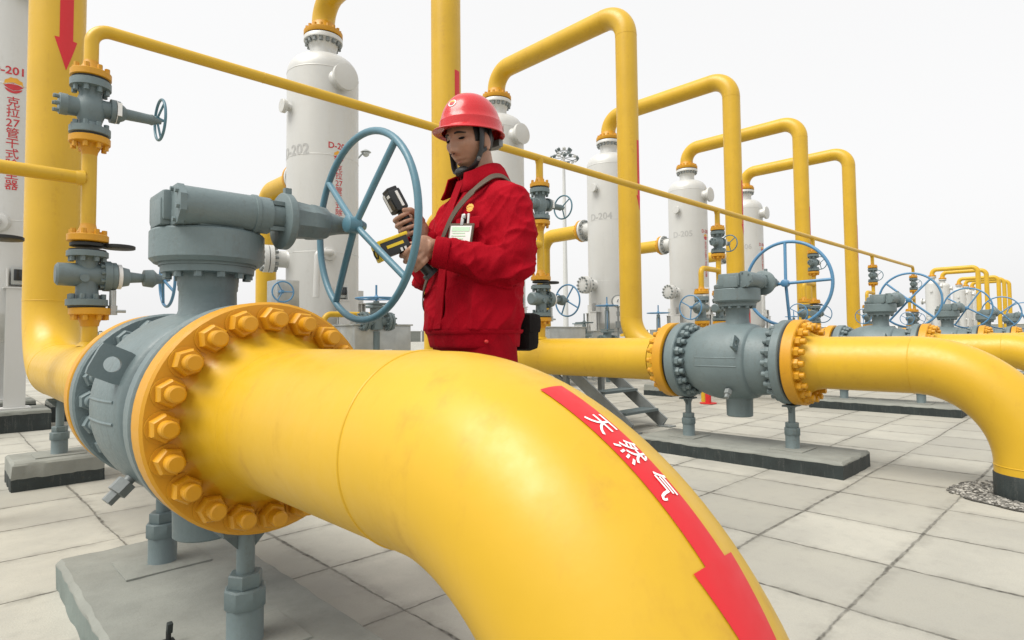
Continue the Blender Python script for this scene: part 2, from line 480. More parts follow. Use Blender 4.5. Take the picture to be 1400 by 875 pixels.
def wheel_part(parent, c, axis, Rw, rr, mat, dish, nspoke, rot, hub_r, hub_l, spoke_r):
    """handwheel in its own frame about its hub, axis +x"""
    c = V(c)
    mb = MB(); mb.torus(c, (1, 0, 0), Rw, rr, 72, 12)
    w = part(mb, 'handwheel', mat, parent, c)
    mb = MB()
    for i in range(nspoke):
        q = 2 * pi * i / nspoke
        mb.tube([c + V((-dish, cos(q) * hub_r * .5, sin(q) * hub_r * .5)), c + V((-dish * .55, cos(q) * Rw * .5, sin(q) * Rw * .5)), c + V((0, cos(q) * Rw * .995, sin(q) * Rw * .995))], spoke_r, 10)
    part(mb, 'spokes', mat, w, c)
    mb = MB(); mb.lathe([(-dish - hub_l, hub_r * .8), (-dish - hub_l + .004, hub_r), (-dish + .010, hub_r), (-dish + .016, hub_r * .75), (-dish + .034, hub_r * .45)], c, (1, 0, 0), 20)
    part(mb, 'hub', mat, w, c)
    w.rotation_euler = (rot, 0, 0) if abs(axis[0]) > .5 else (rot, 0, -pi / 2)
    if abs(axis[2]) > .5: w.rotation_euler = (0, -pi / 2, 0)
    return w

BV_L = ['large grey ball valve in front of the worker, nearest of the row', 'grey ball valve beside the worker with a round blue wheel, second of the row',
        'third grey ball valve, above the curve of the second outlet pipe', 'fourth grey ball valve along the row', 'fifth grey ball valve along the row', 'farthest grey ball valve, at the very end of the row']
def ball_valve():
    x = U0
    t = thing('ball_valve', BV_L[0], 'valve', (x, VST_, 0), 'ball valves along the row')
    mb = MB()
    def rb(f): return .270 - .022 * max(0, (.42 - f) / .42) ** 2.4 - .066 * max(0, (f - .50) / .50) ** 1.7
    prof = [(1.58, .215), (1.61, .208), (1.64, .210), (1.68, .222), (1.735, .228), (1.752, .229), (1.757, .236), (1.762, .244)]
    for i in range(0, 21): prof.append((1.768 + .435 * i / 20, rb(i / 20)))
    prof += [(2.207, .204), (2.22, .200), (2.25, .205)]
    yaxis(mb, prof, x, seg=72)
    # raised casting seams on the flanks
    for s in (-1, 1):
        for dz in (-.028, .028):
            mb.tube([V((x + s * (rb(f) - .0015) * cos(dz / .27), 1.768 + f * .435, ZP + dz)) for f in (.06, .15, .25, .35, .45, .55, .65, .74)], .0045, 8)
    part(mb, 'body', M['grey'], t)
    # flanges
    mb = MB(); yaxis(mb, [(1.520, .255), (1.526, FR - .004), (1.530, FR), (1.574, FR), (1.580, FR - .006), (1.581, .20)], x)
    part(mb, 'flange', M['grey'], t)
    mb = MB(); yaxis(mb, [(1.511, FR * .955), (1.5205, FR * .955)], x); part(mb, 'gasket', M['black'], t)
    mb = MB(); yaxis(mb, [(2.248, .20), (2.250, FR - .006), (2.256, FR), (2.314, FR), (2.320, FR - .004), (2.322, .24)], x)
    part(mb, 'flange', M['grey'], t)
    mb = MB(); yaxis(mb, [(2.321, FR * .90), (2.346, FR * .90)], x); part(mb, 'gasket', M['black'], t)
    bolt_ring(t, NUT_G, 'flange_nut', (x, 1.580, ZP), (0, 1, 0), RB, NB)
    bolt_ring(t, NUT_GB, 'flange_nut', (x, 2.249, ZP), (0, 1, 0), RB, NB)
    # lifting lug: square plate with a round hole
    for s, q in ((-1, radians(26)), (1, radians(26))):
        mb = MB(); d = V((s * cos(q), 0, sin(q))); tt = V((-s * sin(q), 0, cos(q))); c = V((x, 1.795, ZP)) + d * .285
        hole = [c + (d * cos(2 * pi * i / 24) + tt * sin(2 * pi * i / 24)) * .020 for i in range(24)]
        sq = []
        for i in range(24):
            p = V((cos(2 * pi * i / 24), sin(2 * pi * i / 24))); m_ = .044 / max(abs(p.x), abs(p.y)); m_ = min(m_, .058)
            sq.append(c + d * p.x * m_ + tt * p.y * m_)
        y0, y1 = V((0, -.010, 0)), V((0, .010, 0))
        A, B, C_, E_ = mb.ring([q_ + y0 for q_ in sq]), mb.ring([q_ + y0 for q_ in hole]), mb.ring([q_ + y1 for q_ in hole]), mb.ring([q_ + y1 for q_ in sq])
        mb.skin(A, B); mb.skin(B, C_); mb.skin(C_, E_); mb.skin(E_, A)
        part(mb, 'lifting_lug', M['grey'], t)
    # drain fitting
    for s in (-1, 1):
        mb = MB(); d = V((s * .72, -.10, -.68)).normalized(); o = V((x, 1.90, ZP)) + d * .245
        mb.cyl(o, o + d * .05, .014, 12); mb.lathe([(.035, .026), (.07, .026), (.072, .02)], o, d, 6); mb.lathe([(.072, .016), (.10, .016)], o, d, 6)
        part(mb, 'drain_plug', M['steel'], t)
    # trunnion below
    mb = MB(); mb.lathe([(0, .11), (.06, .092), (.075, .088), (.185, .086), (.19, .080)], (x, VST_, ZP - .19), (0, 0, -1), 36)
    part(mb, 'trunnion', M['grey'], t)
    # stem neck with weld line
    z = lambda q: q
    mb = MB(); mb.lathe([(.86, .098), (.905, .086), (.93, .078), (.985, .077), (.990, .080), (1.000, .080), (1.004, .0815), (1.035, .0815), (1.037, .124), (1.056, .126)], (x, VST_, 0), (0, 0, 1), 40)
    part(mb, 'stem_neck', M['grey'], t)
    mb = MB(); mb.cyl((0, 0, 0), (0, 0, -.016), .012, 6); nb = mb.mesh('neck_bolt', M['grey']); bolt_ring(t, nb, 'neck_bolt', (x, VST_, 1.038), (0, 0, 1), .110, 12)
    # gearbox
    mb = MB()
    mb.lathe([(1.0565, .130), (1.064, .1305), (1.0641, .142), (1.076, .1535), (1.152, .1535), (1.1575, .149), (1.160, .115)], (x, VST_, 0), (0, 0, 1), 56)
    mb.lathe([(1.160, .143), (1.164, .146), (1.188, .146), (1.192, .138), (1.196, .128), (1.228, .122), (1.236, .112)], (x - .004, VST_ + .004, 0), (0, 0, 1), 8, ph=pi / 8)
    mb.box((x - .035, 1.885, 1.215), (.215, .15, .085), bev=.010); mb.box((x - .122, 1.87, 1.198), (.05, .10, .075), bev=.006)
    part(mb, 'gearbox', M['grey'], t)
    yw, zw = 1.785, 1.213
    mb = MB(); mb.box((x - .005, 1.83, 1.182), (.235, .075, .05), bev=.008)
    mb.cyl((x - .105, yw, zw), (x + .13, yw, zw), .054, 36)
    mb.lathe([(0, .050), (.002, .058), (.018, .058), (.02, .054)], (x - .122, yw, zw), (1, 0, 0), 8, ph=pi / 8)
    studs(mb, (x - .121, yw, zw), (-1, 0, 0), .045, 6, .0065, .008)
    mb.lathe([(.080, .054), (.082, .0575), (.093, .0575), (.095, .054)], (x, yw, zw), (1, 0, 0), 36)
    part(mb, 'worm_housing', M['grey'], t)
    mb = MB()
    mb.cyl((x + .128, yw, zw), (x + .175, yw, zw), .043, 28)
    mb.box((x + .152, yw - .028, zw + .036), (.055, .016, .012)); mb.box((x + .152, yw - .028, zw - .04), (.055, .016, .012))
    mb.lathe([(.168, .082), (.171, .086), (.190, .086), (.194, .082)], (x, yw, zw - .010), (1, 0, 0), 36)
    mb.box((x + .182, yw - .02, zw + .078), (.02, .018, .02))
    mb.lathe([(.194, .066), (.205, .060), (.255, .055), (.258, .057), (.27, .057), (.31, .052), (.32, .044)], (x, yw, zw - .002), (1, 0, 0), 8, ph=pi / 8)
    mb.lathe([(.32, .040), (.36, .030), (.385, .026), (.41, .024)], (x, yw, zw), (1, 0, 0), 24)
    part(mb, 'input_shaft', M['grey'], t)
    wheel_part(t, (x + .408, 1.705, 1.205), (1, 0, 0), .303, .0116, M['teal'], .03, 4, radians(40), .027, .035, .011)
    return t
VST_ = 1.893
bv = ball_valve()
valves = [bv] + [dup(bv, (D * k, 0, 0), BV_L[k]) for k in range(1, 6)]
spin = [radians(38), radians(88), radians(42), radians(33), radians(50), radians(75)]
for k, v_ in enumerate(valves):
    for ch in v_.children:
        if ch.name.split('.')[0] == 'handwheel':
            ch.rotation_euler = (spin[k], 0, 0)
            if k > 0:
                for o in [ch] + list(ch.children):
                    o.data = o.data.copy() if k == 1 else [c for c in valves[1].children if c.name.split('.')[0] == 'handwheel'][0].data if o is ch else o.data
                    if k > 1 and o is not ch:
                        src = [c for c in valves[1].children if c.name.split('.')[0] == 'handwheel'][0]
                        o.data = [c for c in src.children if c.name.split('.')[0] == o.name.split('.')[0]][0].data
                    o.data.materials[0] = M['blue']

# ------------------------------------------------------------------ outlet pipes (valve -> ground)
def y_flange(mb, x, v0, sgn, z=ZP):
    """weld-neck flange; face at v0, hub towards sgn"""
    s = sgn
    pr = [(0, .250), (s * .004, FR - .004), (s * .008, FR), (s * .068, FR), (s * .074, FR - .006), (s * .0745, .215), (s * .082, .203), (s * .100, .190), (s * .125, .178), (s * .150, .169), (s * .175, R + .002), (s * .19, R)]
    mb.lathe(pr[:5] + [(s * .0745, .222)], (x, v0, z), (0, 1, 0), 72, caps=False); mb.mi = 1
    hub = [(s * .0744, .222), (s * .0765, .212), (s * .083, .201), (s * .096, .190), (s * .115, .180), (s * .140, .171), (s * .165, R + .002), (s * .187, R + .0003), (s * .189, R - .004)]
    mb.lathe(hub, (x, v0, z), (0, 1, 0), 72, caps=False); mb.mi = 0
    return mb
def weld(mb, c, axis, r=R): return mb.torus(c, axis, r - .0010, .0034, 72, 8)
OUT_L = ['huge yellow outlet pipe bending down across the foreground, marked with a red arrow', 'yellow outlet pipe of the second valve, bending into gravel',
         'yellow outlet pipe of the third valve, passing behind the second outlet', 'yellow outlet pipe of the fourth valve', 'yellow outlet pipe of the fifth valve', 'yellow outlet pipe of the farthest valve']
def out_pt(s, ph, r, x=U0, v0=1.4):
    """point on the outlet pipe: s metres along it from v0, ph about it (0 = outside of the bend)"""
    L1 = v0 - (VE + RE); La = pi / 2 * RE; t = min(max((s - L1) / RE, 0), pi / 2)
    l1 = min(s, L1); l2 = max(s - L1 - La, 0)
    c = V((x, v0 - l1 - RE * sin(t), ZP - RE * (1 - cos(t)) - l2))
    return c + V((-sin(ph), -cos(ph) * sin(t), cos(ph) * cos(t))) * r
def outlet(k, VE, RE):
    x = U(k)
    t = thing('outlet_pipe', OUT_L[k], 'pipe', (x, VE, 0), 'outlet pipes bending into the ground')
    mb = MB()
    pts = [(x, 1.34, ZP), (x, 1.2, ZP), (x, 1.0, ZP)] + fillet([(x, 1.0, ZP), (x, VE, ZP), (x, VE, .1)], RE, 36)[1:]
    mb.tube(pts, R, 96)
    weld(mb, (x, .825 if k == 0 else VE + RE, ZP), (0, 1, 0)); weld(mb, (x, VE, ZP - RE), (0, 0, 1))
    part(mb, 'pipe', M['yellow'], t, sharp=60)
    mb = MB(); y_flange(mb, x, 1.511, -1); part(mb, 'flange', [M['flange_yellow'], M['hub']], t)
    bolt_ring(t, NUT_Y, 'flange_nut', (x, 1.436, ZP), (0, 1, 0), RB, NB)
    mb = MB(); mb.lathe([(-.02, R + .004), (.118, R + .004), (.122, R + .0015)], (x, VE, 0), (0, 0, 1), 64); part(mb, 'sleeve', M['bitumen'], t)
    return t
ol = outlet(0, VE, RE); o1 = outlet(1, .360, .50)
for k in range(2, 6): dup(o1, (D * (k - 1), 0, 0), OUT_L[k])
# red arrow and white characters on the nearest outlet
mb = MB(); ph0 = radians(3.0)
def strip(s0, s1, w0, w1, n):
    prev = None
    for i in range(n + 1):
        f = i / n; s = s0 + (s1 - s0) * f; w = w0 + (w1 - w0) * f
        rg_ = [out_pt(s, ph0 + w * (q / 8 - 1), R + .0016) for q in range(17)]
        vs = mb.ring(rg_)
        if prev:
            for q in range(16): mb.face((prev[q], prev[q + 1], vs[q + 1], vs[q]))
        prev = vs
strip(.803, 1.009, radians(7.4), radians(7.0), 14); strip(1.009, 1.200, radians(13.8), radians(.5), 16)
part(mb, 'red_arrow', M['red_tape'], ol)
mb = MB()
for i, ch in enumerate('天然气'):
    sc = .868 + i * .0370
    bm = text_geo(ch, .038, .0003)
    map_text(bm, lambda X, Y: out_pt(sc + X * .74, ph0 - (Y - .001) / R * .92, R + .0026), mb)
part(mb, 'lettering', M['white_letter'], ol, sharp=0)
# the nearest outlet is not bolted up quite square
a_ = radians(1.1); ol.rotation_euler = (0, 0, a_); ol.location = V((U0, 1.511, 0)) + Matrix.Rotation(a_, 3, 'Z') @ (ol.location - V((U0, 1.511, 0))) + V((.014, 0, 0))

# gravel collar round the sleeve of the second outlet
mb = MB(); mb.mi = 1
vs = mb.ring([(U(1) + cos(2 * pi * i / 48) * (.345 + .012 * sin(5 * i)), .36 + sin(2 * pi * i / 48) * (.345 + .012 * sin(5 * i)), .004) for i in range(48)]); mb.face(vs); mb.mi = 0
for i in range(1500):
    q = random.uniform(0, 2 * pi); r_ = sqrt(random.uniform((R + .006) ** 2, (.345 + .02 * sin(4 * q)) ** 2))
    mb.mi = random.choice((0, 0, 2))
    rot = Matrix.Rotation(random.uniform(0, 6), 3, 'Z')
    mb.sphere((U(1) + cos(q) * r_, .36 + sin(q) * r_, .005), random.uniform(.006, .012), (1, .75, .55), 6, 4, rot)
solo(mb, 'gravel', [paint('gravel_stones', (.17, .165, .15), .9, 0, .5, (.03, .03, .03), .6, .3, 9), plain('damp_soil', (.05, .048, .042), .95), plain('pale_pebbles', (.36, .35, .32), .8, 0, .3)], 'ring of loose pebbles round the foot of the second outlet pipe', None, (U(1), .36, 0), kind='stuff', sharp=0)

# ------------------------------------------------------------------ goosenecks: tower top -> riser -> valve inlet
GN_L = ['thick yellow riser with a red arrow in front of the D-201 tower', 'yellow riser and its elbow passing behind the worker', 'tall yellow pipe loop from behind the helmet to the riser beside the worker',
        'fourth yellow pipe loop along the row', 'fifth yellow pipe loop along the row', 'sixth and last yellow pipe loop of the near towers']
def z_flange(mb, x, y, z0, sgn, r=FR, t=.07, rp=R):
    s = sgn
    return mb.lathe([(0, r - .02), (s * .004, r - .003), (s * .008, r), (s * t, r), (s * (t + .005), r - .006), (s * (t + .006), rp + .05), (s * (t + .03), rp + .03), (s * (t + .10), rp + .006), (s * (t + .13), rp)], (x, y, z0), (0, 0, 1), 48)
def gooseneck():
    x = U0
    t = thing('riser_pipe', GN_L[0], 'pipe', (x, VP, 0), 'pipe loops from the tower tops to the valves')
    mb = MB()
    pts = fillet([(x, VT, ZS + .12), (x, VT, ZN), (x, VP, ZN), (x, VP, ZP), (x, 2.54, ZP)], [.34, .40, .457], 20)
    mb.tube(pts, R, 64)
    for c, ax in (((x, VP, ZN - .40), (0, 0, 1)), ((x, VP + .40, ZN), (0, 1, 0)), ((x, VT - .34, ZN), (0, 1, 0)), ((x, VP, ZP + .457), (0, 0, 1)), ((x, VP - .457, ZP), (0, 1, 0))): weld(mb, c, ax)
    # stub for the bypass column
    mb.tube([(x, VTH, ZP + R - .02), (x, VTH, .96)], .036, 20)
    mb.lathe([(0, .062), (.02, .040)], (x, VTH, ZP + R - .004), (0, 0, 1), 20)
    part(mb, 'pipe', M['yellow'], t, sharp=60)
    mb = MB(); y_flange(mb, x, 2.346, 1); part(mb, 'flange', [M['flange_yellow'], M['hub']], t)
    bolt_ring(t, NUT_YB, 'flange_nut', (x, 2.420, ZP), (0, 1, 0), RB, NB)
    mb = MB(); z_flange(mb, x, VT, ZS, 1); studs(mb, (x, VT, ZS + .07), (0, 0, 1), .232, 16, .026, .05, 0, 6)
    part(mb, 'top_flange', M['flange_yellow'], t)
    mb = MB(); small_flange(mb, (x, VTH, 1.015), (0, 0, -1), .040); part(mb, 'bypass_flange', M['flange_yellow'], t)
    # red arrow painted on the riser
    mb = MB(); az = radians(-79)
    def cpt(w, z): return V((x + (R + .0016) * cos(az + w / R), VP + (R + .0016) * sin(az + w / R), z))
    def band(z0, z1, w0, w1, n):
        prev = None
        for i in range(n + 1):
            f = i / n; w = w0 + (w1 - w0) * f
            vs = mb.ring([cpt(w * (q / 5 - 1), z0 + (z1 - z0) * f) for q in range(11)])
            if prev:
                for q in range(10): mb.face((prev[q], prev[q + 1], vs[q + 1], vs[q]))
            prev = vs
    band(3.75, 2.915, .040, .040, 4); band(2.915, 2.70, .068, .002, 8)
    part(mb, 'red_arrow', M['red_tape'], t)
    return t
def small_flange(mb, c, axis, rp, r=.092, t=.045, n=8, bolts=True):
    """little weld-neck flange, face at c, hub along axis"""
    mb.lathe([(0, r - .004), (.003, r), (t - .012, r), (t - .009, r - .003), (t - .006, rp + .022), (t + .03, rp + .004), (t + .05, rp)], c, axis, 28)
    if bolts: studs(mb, V(c) + V(axis) * (t - .012), axis, r * .79, n, .0125, .03)
    return mb
gn = gooseneck()
risers = [gn] + [dup(gn, (D * k, 0, 0), GN_L[k]) for k in range(1, 6)]
# a second station of the same towers far down the row
FAR = [(57.0, 2.70), (60.5, 2.65), (69.0, 2.90), (72.0, 2.85), (75.4, 2.85)]
FW = ['first', 'second', 'third', 'fourth', 'last']
for i, (fx, dy) in enumerate(FAR):
    dup(gn, (fx - U0, dy, 0), f'{FW[i]} of the distant yellow pipe loops of the far station')

# ------------------------------------------------------------------ separator towers
TW_L = ['silver tower lettered D-201 behind the thickest yellow riser', 'silver tower lettered D-202 behind the big teal handwheel', 'silver tower partly covered by the worker in the red helmet',
        'silver tower lettered D-204 behind the high floodlight mast row', 'silver tower lettered D-205, fifth of the row', 'slim looking silver tower D-206, last of the near row']
TW_L[3] = 'silver tower lettered D-204, fourth of the row'
def tower():
    x, y = U0, VT
    t = thing('separator_tower', TW_L[0], 'tower', (x, y, 0), 'silver separator towers')
    mb = MB(); rs = .50
    pr = [(.84, .05), (.87, .20), (.93, .36), (1.01, .46), (1.10, rs - .004), (1.11, rs), (1.14, rs)]
    for zz in (2.03, 3.38):
        pr += [(zz - .03, rs), (zz - .007, rs), (zz - .006, rs), (zz, rs + .004), (zz + .006, rs), (zz + .007, rs), (zz + .03, rs)]
    pr += [(4.59, rs), (4.612, rs), (4.62, rs), (4.626, rs + .004), (4.634, rs)]
    for i in range(9):
        q = i / 8 * pi / 2; pr.append((4.64 + .28 * sin(q), .19 + .31 * cos(q) ** .9 if cos(q) > 1e-6 else .19))
    pr += [(5.00, .185), (5.10, .185)]
    mb.lathe(pr, (x, y, 0), (0, 0, 1), 72)
    part(mb, 'shell', M['silver'], t)
    mb = MB(); z_flange(mb, x, y, ZS - .012, -1, FR, .062, .185); part(mb, 'neck_flange', M['silver'], t)
    mb = MB(); mb.lathe([(ZS - .0125, FR * .93), (ZS + .001, FR * .93)], (x, y, 0), (0, 0, 1), 40); part(mb, 'gasket', M['black'], t)
    mb = MB(); studs(mb, (x, y, ZS - .072), (0, 0, -1), .232, 16, .030, .06, 0, 6); part(mb, 'neck_bolts', M['steel'], t)
    def nozzle(nm, z, az, r, ext, rf, blind=False, bolts=True):
        d = V((cos(az), sin(az), 0)); mb = MB(); o = V((x, y, z)) + d * (rs - .03)
        mb.lathe([(0, r * 1.25), (.035, r * 1.02), (.05, r), (ext, r), (ext + .02, r * 1.12), (ext + .021, rf), (ext + .075, rf), (ext + .078, rf * .96)], o, d, 36)
        if blind: mb.lathe([(ext + .088, rf * .96), (ext + .09, rf), (ext + .145, rf), (ext + .15, rf * .95)], o, d, 36)
        part(mb, nm, M['silver'], t)
        if bolts:
            mb = MB(); mb.lathe([(ext + .077, rf * .86), (ext + .089, rf * .86)], o, d, 24)
            studs(mb, o + d * (ext + .02), -d, rf * .84, 12, .022, .05, 0, 6)
            if blind: studs(mb, o + d * (ext + .15), d, rf * .84, 12, .022, .03, 0, 6)
            part(mb, 'nozzle_bolts', M['steel'], t)
    nozzle('inlet_nozzle', 3.30, pi / 2, .165, .22, .255)
    nozzle('lower_nozzle', 1.95, radians(168), .115, .19, .19, True)
    nozzle('top_manhole', 4.46, radians(-89), .135, .12, .185, False, False)
    nozzle('vent_nozzle', 4.08, pi, .055, .07, .095, False, False)
    # level bridle: a nozzle facing the valves with an elbow and a thin downpipe
    mb = MB(); d = V((-.30, -1, 0)).normalized(); o = V((x, y, 2.0)) + d * (rs - .03)
    mb.lathe([(0, .12), (.03, .095), (.08, .09), (.085, .06)], o, d, 28)
    e = o + d * .20
    mb.tube(fillet([o + d * .05, e, e + V((-.20, 0, -.02)), e + V((-.22, 0, -.62))], [.05, .06], 8), .042, 18)
    part(mb, 'level_bridle', M['silver'], t)
    mb = MB(); mb.box((x + .02, y - rs - .05, 1.48), (.13, .05, .17), bev=.008); part(mb, 'instrument_box', M['galv'], t)
    mb = MB(); mb.box((x + .02, y - rs - .079, 1.49), (.085, .012, .11), bev=.003); part(mb, 'instrument_window', M['screen'], t)
    for i in range(4):
        q = pi / 2 * i - pi / 2; d = V((cos(q), sin(q), 0)); rot = Matrix.Rotation(q, 3, 'Z'); c = V((x, y, 0)) + d * .585
        mb = MB()
        mb.box(c + V((0, 0, .78)), (.012, .16, 1.16), rot); mb.box(c + d * .06 + V((0, 0, .78)), (.014, .16, 1.16), rot); mb.box(c + d * .03 + V((0, 0, .78)), (.045, .012, 1.16), rot)
        mb.box(c + d * .0 + V((0, 0, 1.36)), (.16, .20, .016), rot); mb.box(c + d * .02 + V((0, 0, .208)), (.24, .24, .016), rot)
        for s in (-1, 1):
            mb.box(c + V((-d.y, d.x, 0)) * s * .07 + d * -.03 + V((0, 0, 1.46)), (.12, .012, .18), rot)
        lg = part(mb, 'leg', M['silver'], t)
        p = pad_mesh(c.x - .26, c.x + .26, c.y - .26, c.y + .26, .20, True, 60 + i)
        part(p, 'pedestal', [M['pad'], M['bitumen']], t)
    return t
tw = tower()
for o in (bv, gn): o.location.x += .014
towers = [tw] + [dup(tw, (D * k, 0, 0), TW_L[k]) for k in range(1, 6)]
for i, (fx, dy) in enumerate(FAR):
    dup(tw, (fx - U0, dy, 0), f'{FW[i]} of the pale distant towers of the far station')
def emblem(mb, fn, r):
    """half sunflower over a red half disc with pale rays"""
    def poly(pts, mi):
        mb.mi = mi; vs = [mb.bm.verts.new(fn(*p)) for p in pts]; c = mb.bm.verts.new(fn(sum(p[0] for p in pts) / len(pts), sum(p[1] for p in pts) / len(pts)))
        for i in range(len(vs)): mb.face((c, vs[i], vs[(i + 1) % len(vs)]))
    up_ = []
    for i in range(25):
        q = pi * i / 24; rr = r * (1 + .05 * cos(10 * q)); up_.append((cos(q) * rr, sin(q) * rr + r * .02))
    poly(up_[:13] + [(0, r * .42)], 0); poly(up_[12:] + [(-r * .5, r * .28), (0, r * .42)], 0)
    poly([(r * .98, -r * .06), (r * .45, r * .18), (0, r * .30), (-r * .45, r * .18), (-r * .98, -r * .06), (-r * .55, -r * .42), (0, -r * .62), (r * .55, -r * .42)], 1)
    mb.mi = 0
    poly([(cos(q) * r * .95, sin(q) * r * .95 - r * .02) for q in [radians(200 + 14 * i) for i in range(11)]] + [(r * .5, -r * .58), (0, -r * .74), (-r * .5, -r * .58)], 1)
for k in KT:
    x = U(k); az = radians(-91.5) if k else radians(-96); rr = .503; no = f'D-20{k + 1}'
    mb = MB(); map_text(text_geo(no, .120 if k else .108, .002), on_cyl(x, VT, rr, az if k else radians(-101), 3.51), mb)
    y = 3.195
    for ch in ['克', '拉', '27', '管', '干', '式', '除', '尘', '器']:
        map_text(text_geo(ch, .108, .0007), on_cyl(x, VT, rr, az, y), mb); y -= .103
    part(mb, 'lettering', M['red_letter'], towers[k], sharp=0)
    mb = MB(); emblem(mb, on_cyl(x, VT, rr, az, 3.365), .078); part(mb, 'emblem', [M['logo_yellow'], M['red_letter']], towers[k], sharp=0)
    mb = MB(); map_text(text_geo(no, .21, .004), on_cyl(x, VT, rr, radians(-168), 3.44), mb); part(mb, 'faded_lettering', M['grey_letter'], towers[k], sharp=0)

# ------------------------------------------------------------------ inlet pipes beside the towers
IN_L = ['yellow inlet pipe beside the D-201 tower', 'yellow elbow pipe feeding the D-202 tower behind the gearbox', 'yellow elbow pipe behind the worker, left of his arm',
        'yellow elbow pipe feeding the fourth tower beside the mast', 'yellow elbow pipe feeding the fifth tower', 'yellow elbow pipe feeding the sixth tower']
def inlet():
    x = U0; y1 = VT + 2.05
    t = thing('inlet_pipe', IN_L[0], 'pipe', (x, y1, 0), 'inlet pipes of the towers')
    mb = MB(); mb.tube(fillet([(x, VT + .80, 3.30), (x, y1, 3.30), (x, y1, 0)], .34, 16), R, 40)
    weld(mb, (x, y1, 2.96), (0, 0, 1)); weld(mb, (x, y1, 1.6), (0, 0, 1)); part(mb, 'pipe', M['yellow'], t, sharp=60)
    mb = MB(); f0 = VT + .47 + .22 + .092
    mb.lathe([(0, .25), (.003, .255), (.055, .255), (.06, .25), (.062, .20), (.13, R)], (x, f0, 3.30), (0, 1, 0), 40)
    studs(mb, (x, f0 + .058, 3.30), (0, 1, 0), .214, 12, .022, .04); part(mb, 'flange', M['flange_yellow'], t)
    return t
il = inlet()
for k in range(1, 6): dup(il, (D * k, 0, 0), IN_L[k])

# ------------------------------------------------------------------ thin header pipe with its drops
t = thing('header_pipe', 'long thin yellow pipe running past the helmet with six drops to the small valves', 'pipe', (U(0), VTH, ZTH))
mb = MB(); rh = .0335
mb.tube(fillet([(U(0), VTH, 2.25), (U(0), VTH, ZTH), (U(5), VTH, ZTH), (U(5), VTH, 2.25)], [.085, .085], 10), rh, 24)
for k in range(5): mb.torus((U(k) + .9, VTH, ZTH), (1, 0, 0), rh, .002, 20, 5)
part(mb, 'pipe', M['yellow'], t, sharp=60)
for k in KT:
    if 0 < k < 5:
        mb = MB(); mb.tube([(U(k), VTH, ZTH), (U(k), VTH, 2.25)], rh, 20); mb.lathe([(.02, rh * 1.25), (.06, rh)], (U(k), VTH, ZTH), (0, 0, -1), 20); part(mb, 'drop', M['yellow'], t)
    mb = MB(); small_flange(mb, (U(k), VTH, 2.222), (0, 0, 1), rh); part(mb, 'drop_flange', M['flange_yellow'], t)

# ------------------------------------------------------------------ bypass column of each line
SP_L = ['thin yellow spool pipe between the two small valves beside the thickest riser', 'yellow spool pipe between the two small valves right behind the worker', 'yellow spool pipe standing before the fourth riser',
        'fourth yellow spool pipe of the bypass columns', 'fifth yellow spool pipe of the bypass columns', 'farthest yellow spool pipe of the bypass columns']
GV_L = ['grey gate valve high on the bypass beside the thickest riser', 'grey gate valve with a small dark wheel just right of the red shoulder', 'grey gate valve hung from the header before the fourth riser',
        'grey gate valve seen inside the second blue handwheel', 'grey gate valve hanging from the header, fifth along', 'grey gate valve at the far end of the header pipe']
PV_L = ['grey plug valve low on the bypass beside the gearbox', 'grey plug valve with a blue wheel behind the worker', 'third grey plug valve on the bypass columns', 'fourth grey plug valve on the bypass columns',
        'fifth grey plug valve on the bypass columns', 'farthest grey plug valve on the bypass columns']
BR_L = ['grey branch valve left of the thickest riser', 'grey branch valve hidden behind the worker', 'grey branch valve with a blue wheel left of the second ball valve neck', 'grey branch valve beside the fourth bypass column', 'grey branch valve beside the fifth bypass column', 'grey branch valve beside the farthest bypass column']
SB_L = ['black spectacle plate on the nearest bypass column', 'black spectacle plate just right of the red sleeve', 'black spectacle plate on the third bypass column, before the fourth riser', 'black spectacle plate on the fourth bypass column', 'black spectacle plate on the fifth bypass column', 'black spectacle plate on the farthest bypass column']
def spool():
    x, y = U0, VTH
    t = thing('spool_pipe', SP_L[0], 'pipe', (x, y, 1.36), 'yellow spool pipes of the bypass columns')
    mb = MB(); mb.tube([(x, y, 1.88), (x, y, 1.38)], .034, 22)
    mb.tube(fillet([(x, y, 1.69), (x - .47, y, 1.69), (x - .47, y, 1.38)], .075, 8), .034, 22)
    mb.lathe([(.02, .043), (.06, .034)], (x, y, 1.69), (-1, 0, 0), 20)
    mb.tube([(x - .47, y, 1.0), (x - .47, y, 0)], .034, 20)
    part(mb, 'pipe', M['yellow'], t, sharp=60)
    for c, ax in (((x, y, 1.910), (0, 0, -1)), ((x, y, 1.358), (0, 0, 1)), ((x - .47, y, 1.358), (0, 0, 1)), ((x - .47, y, 1.016), (0, 0, -1))):
        mb = MB(); small_flange(mb, c, ax, .034); part(mb, 'flange', M['flange_yellow'], t)
    return t
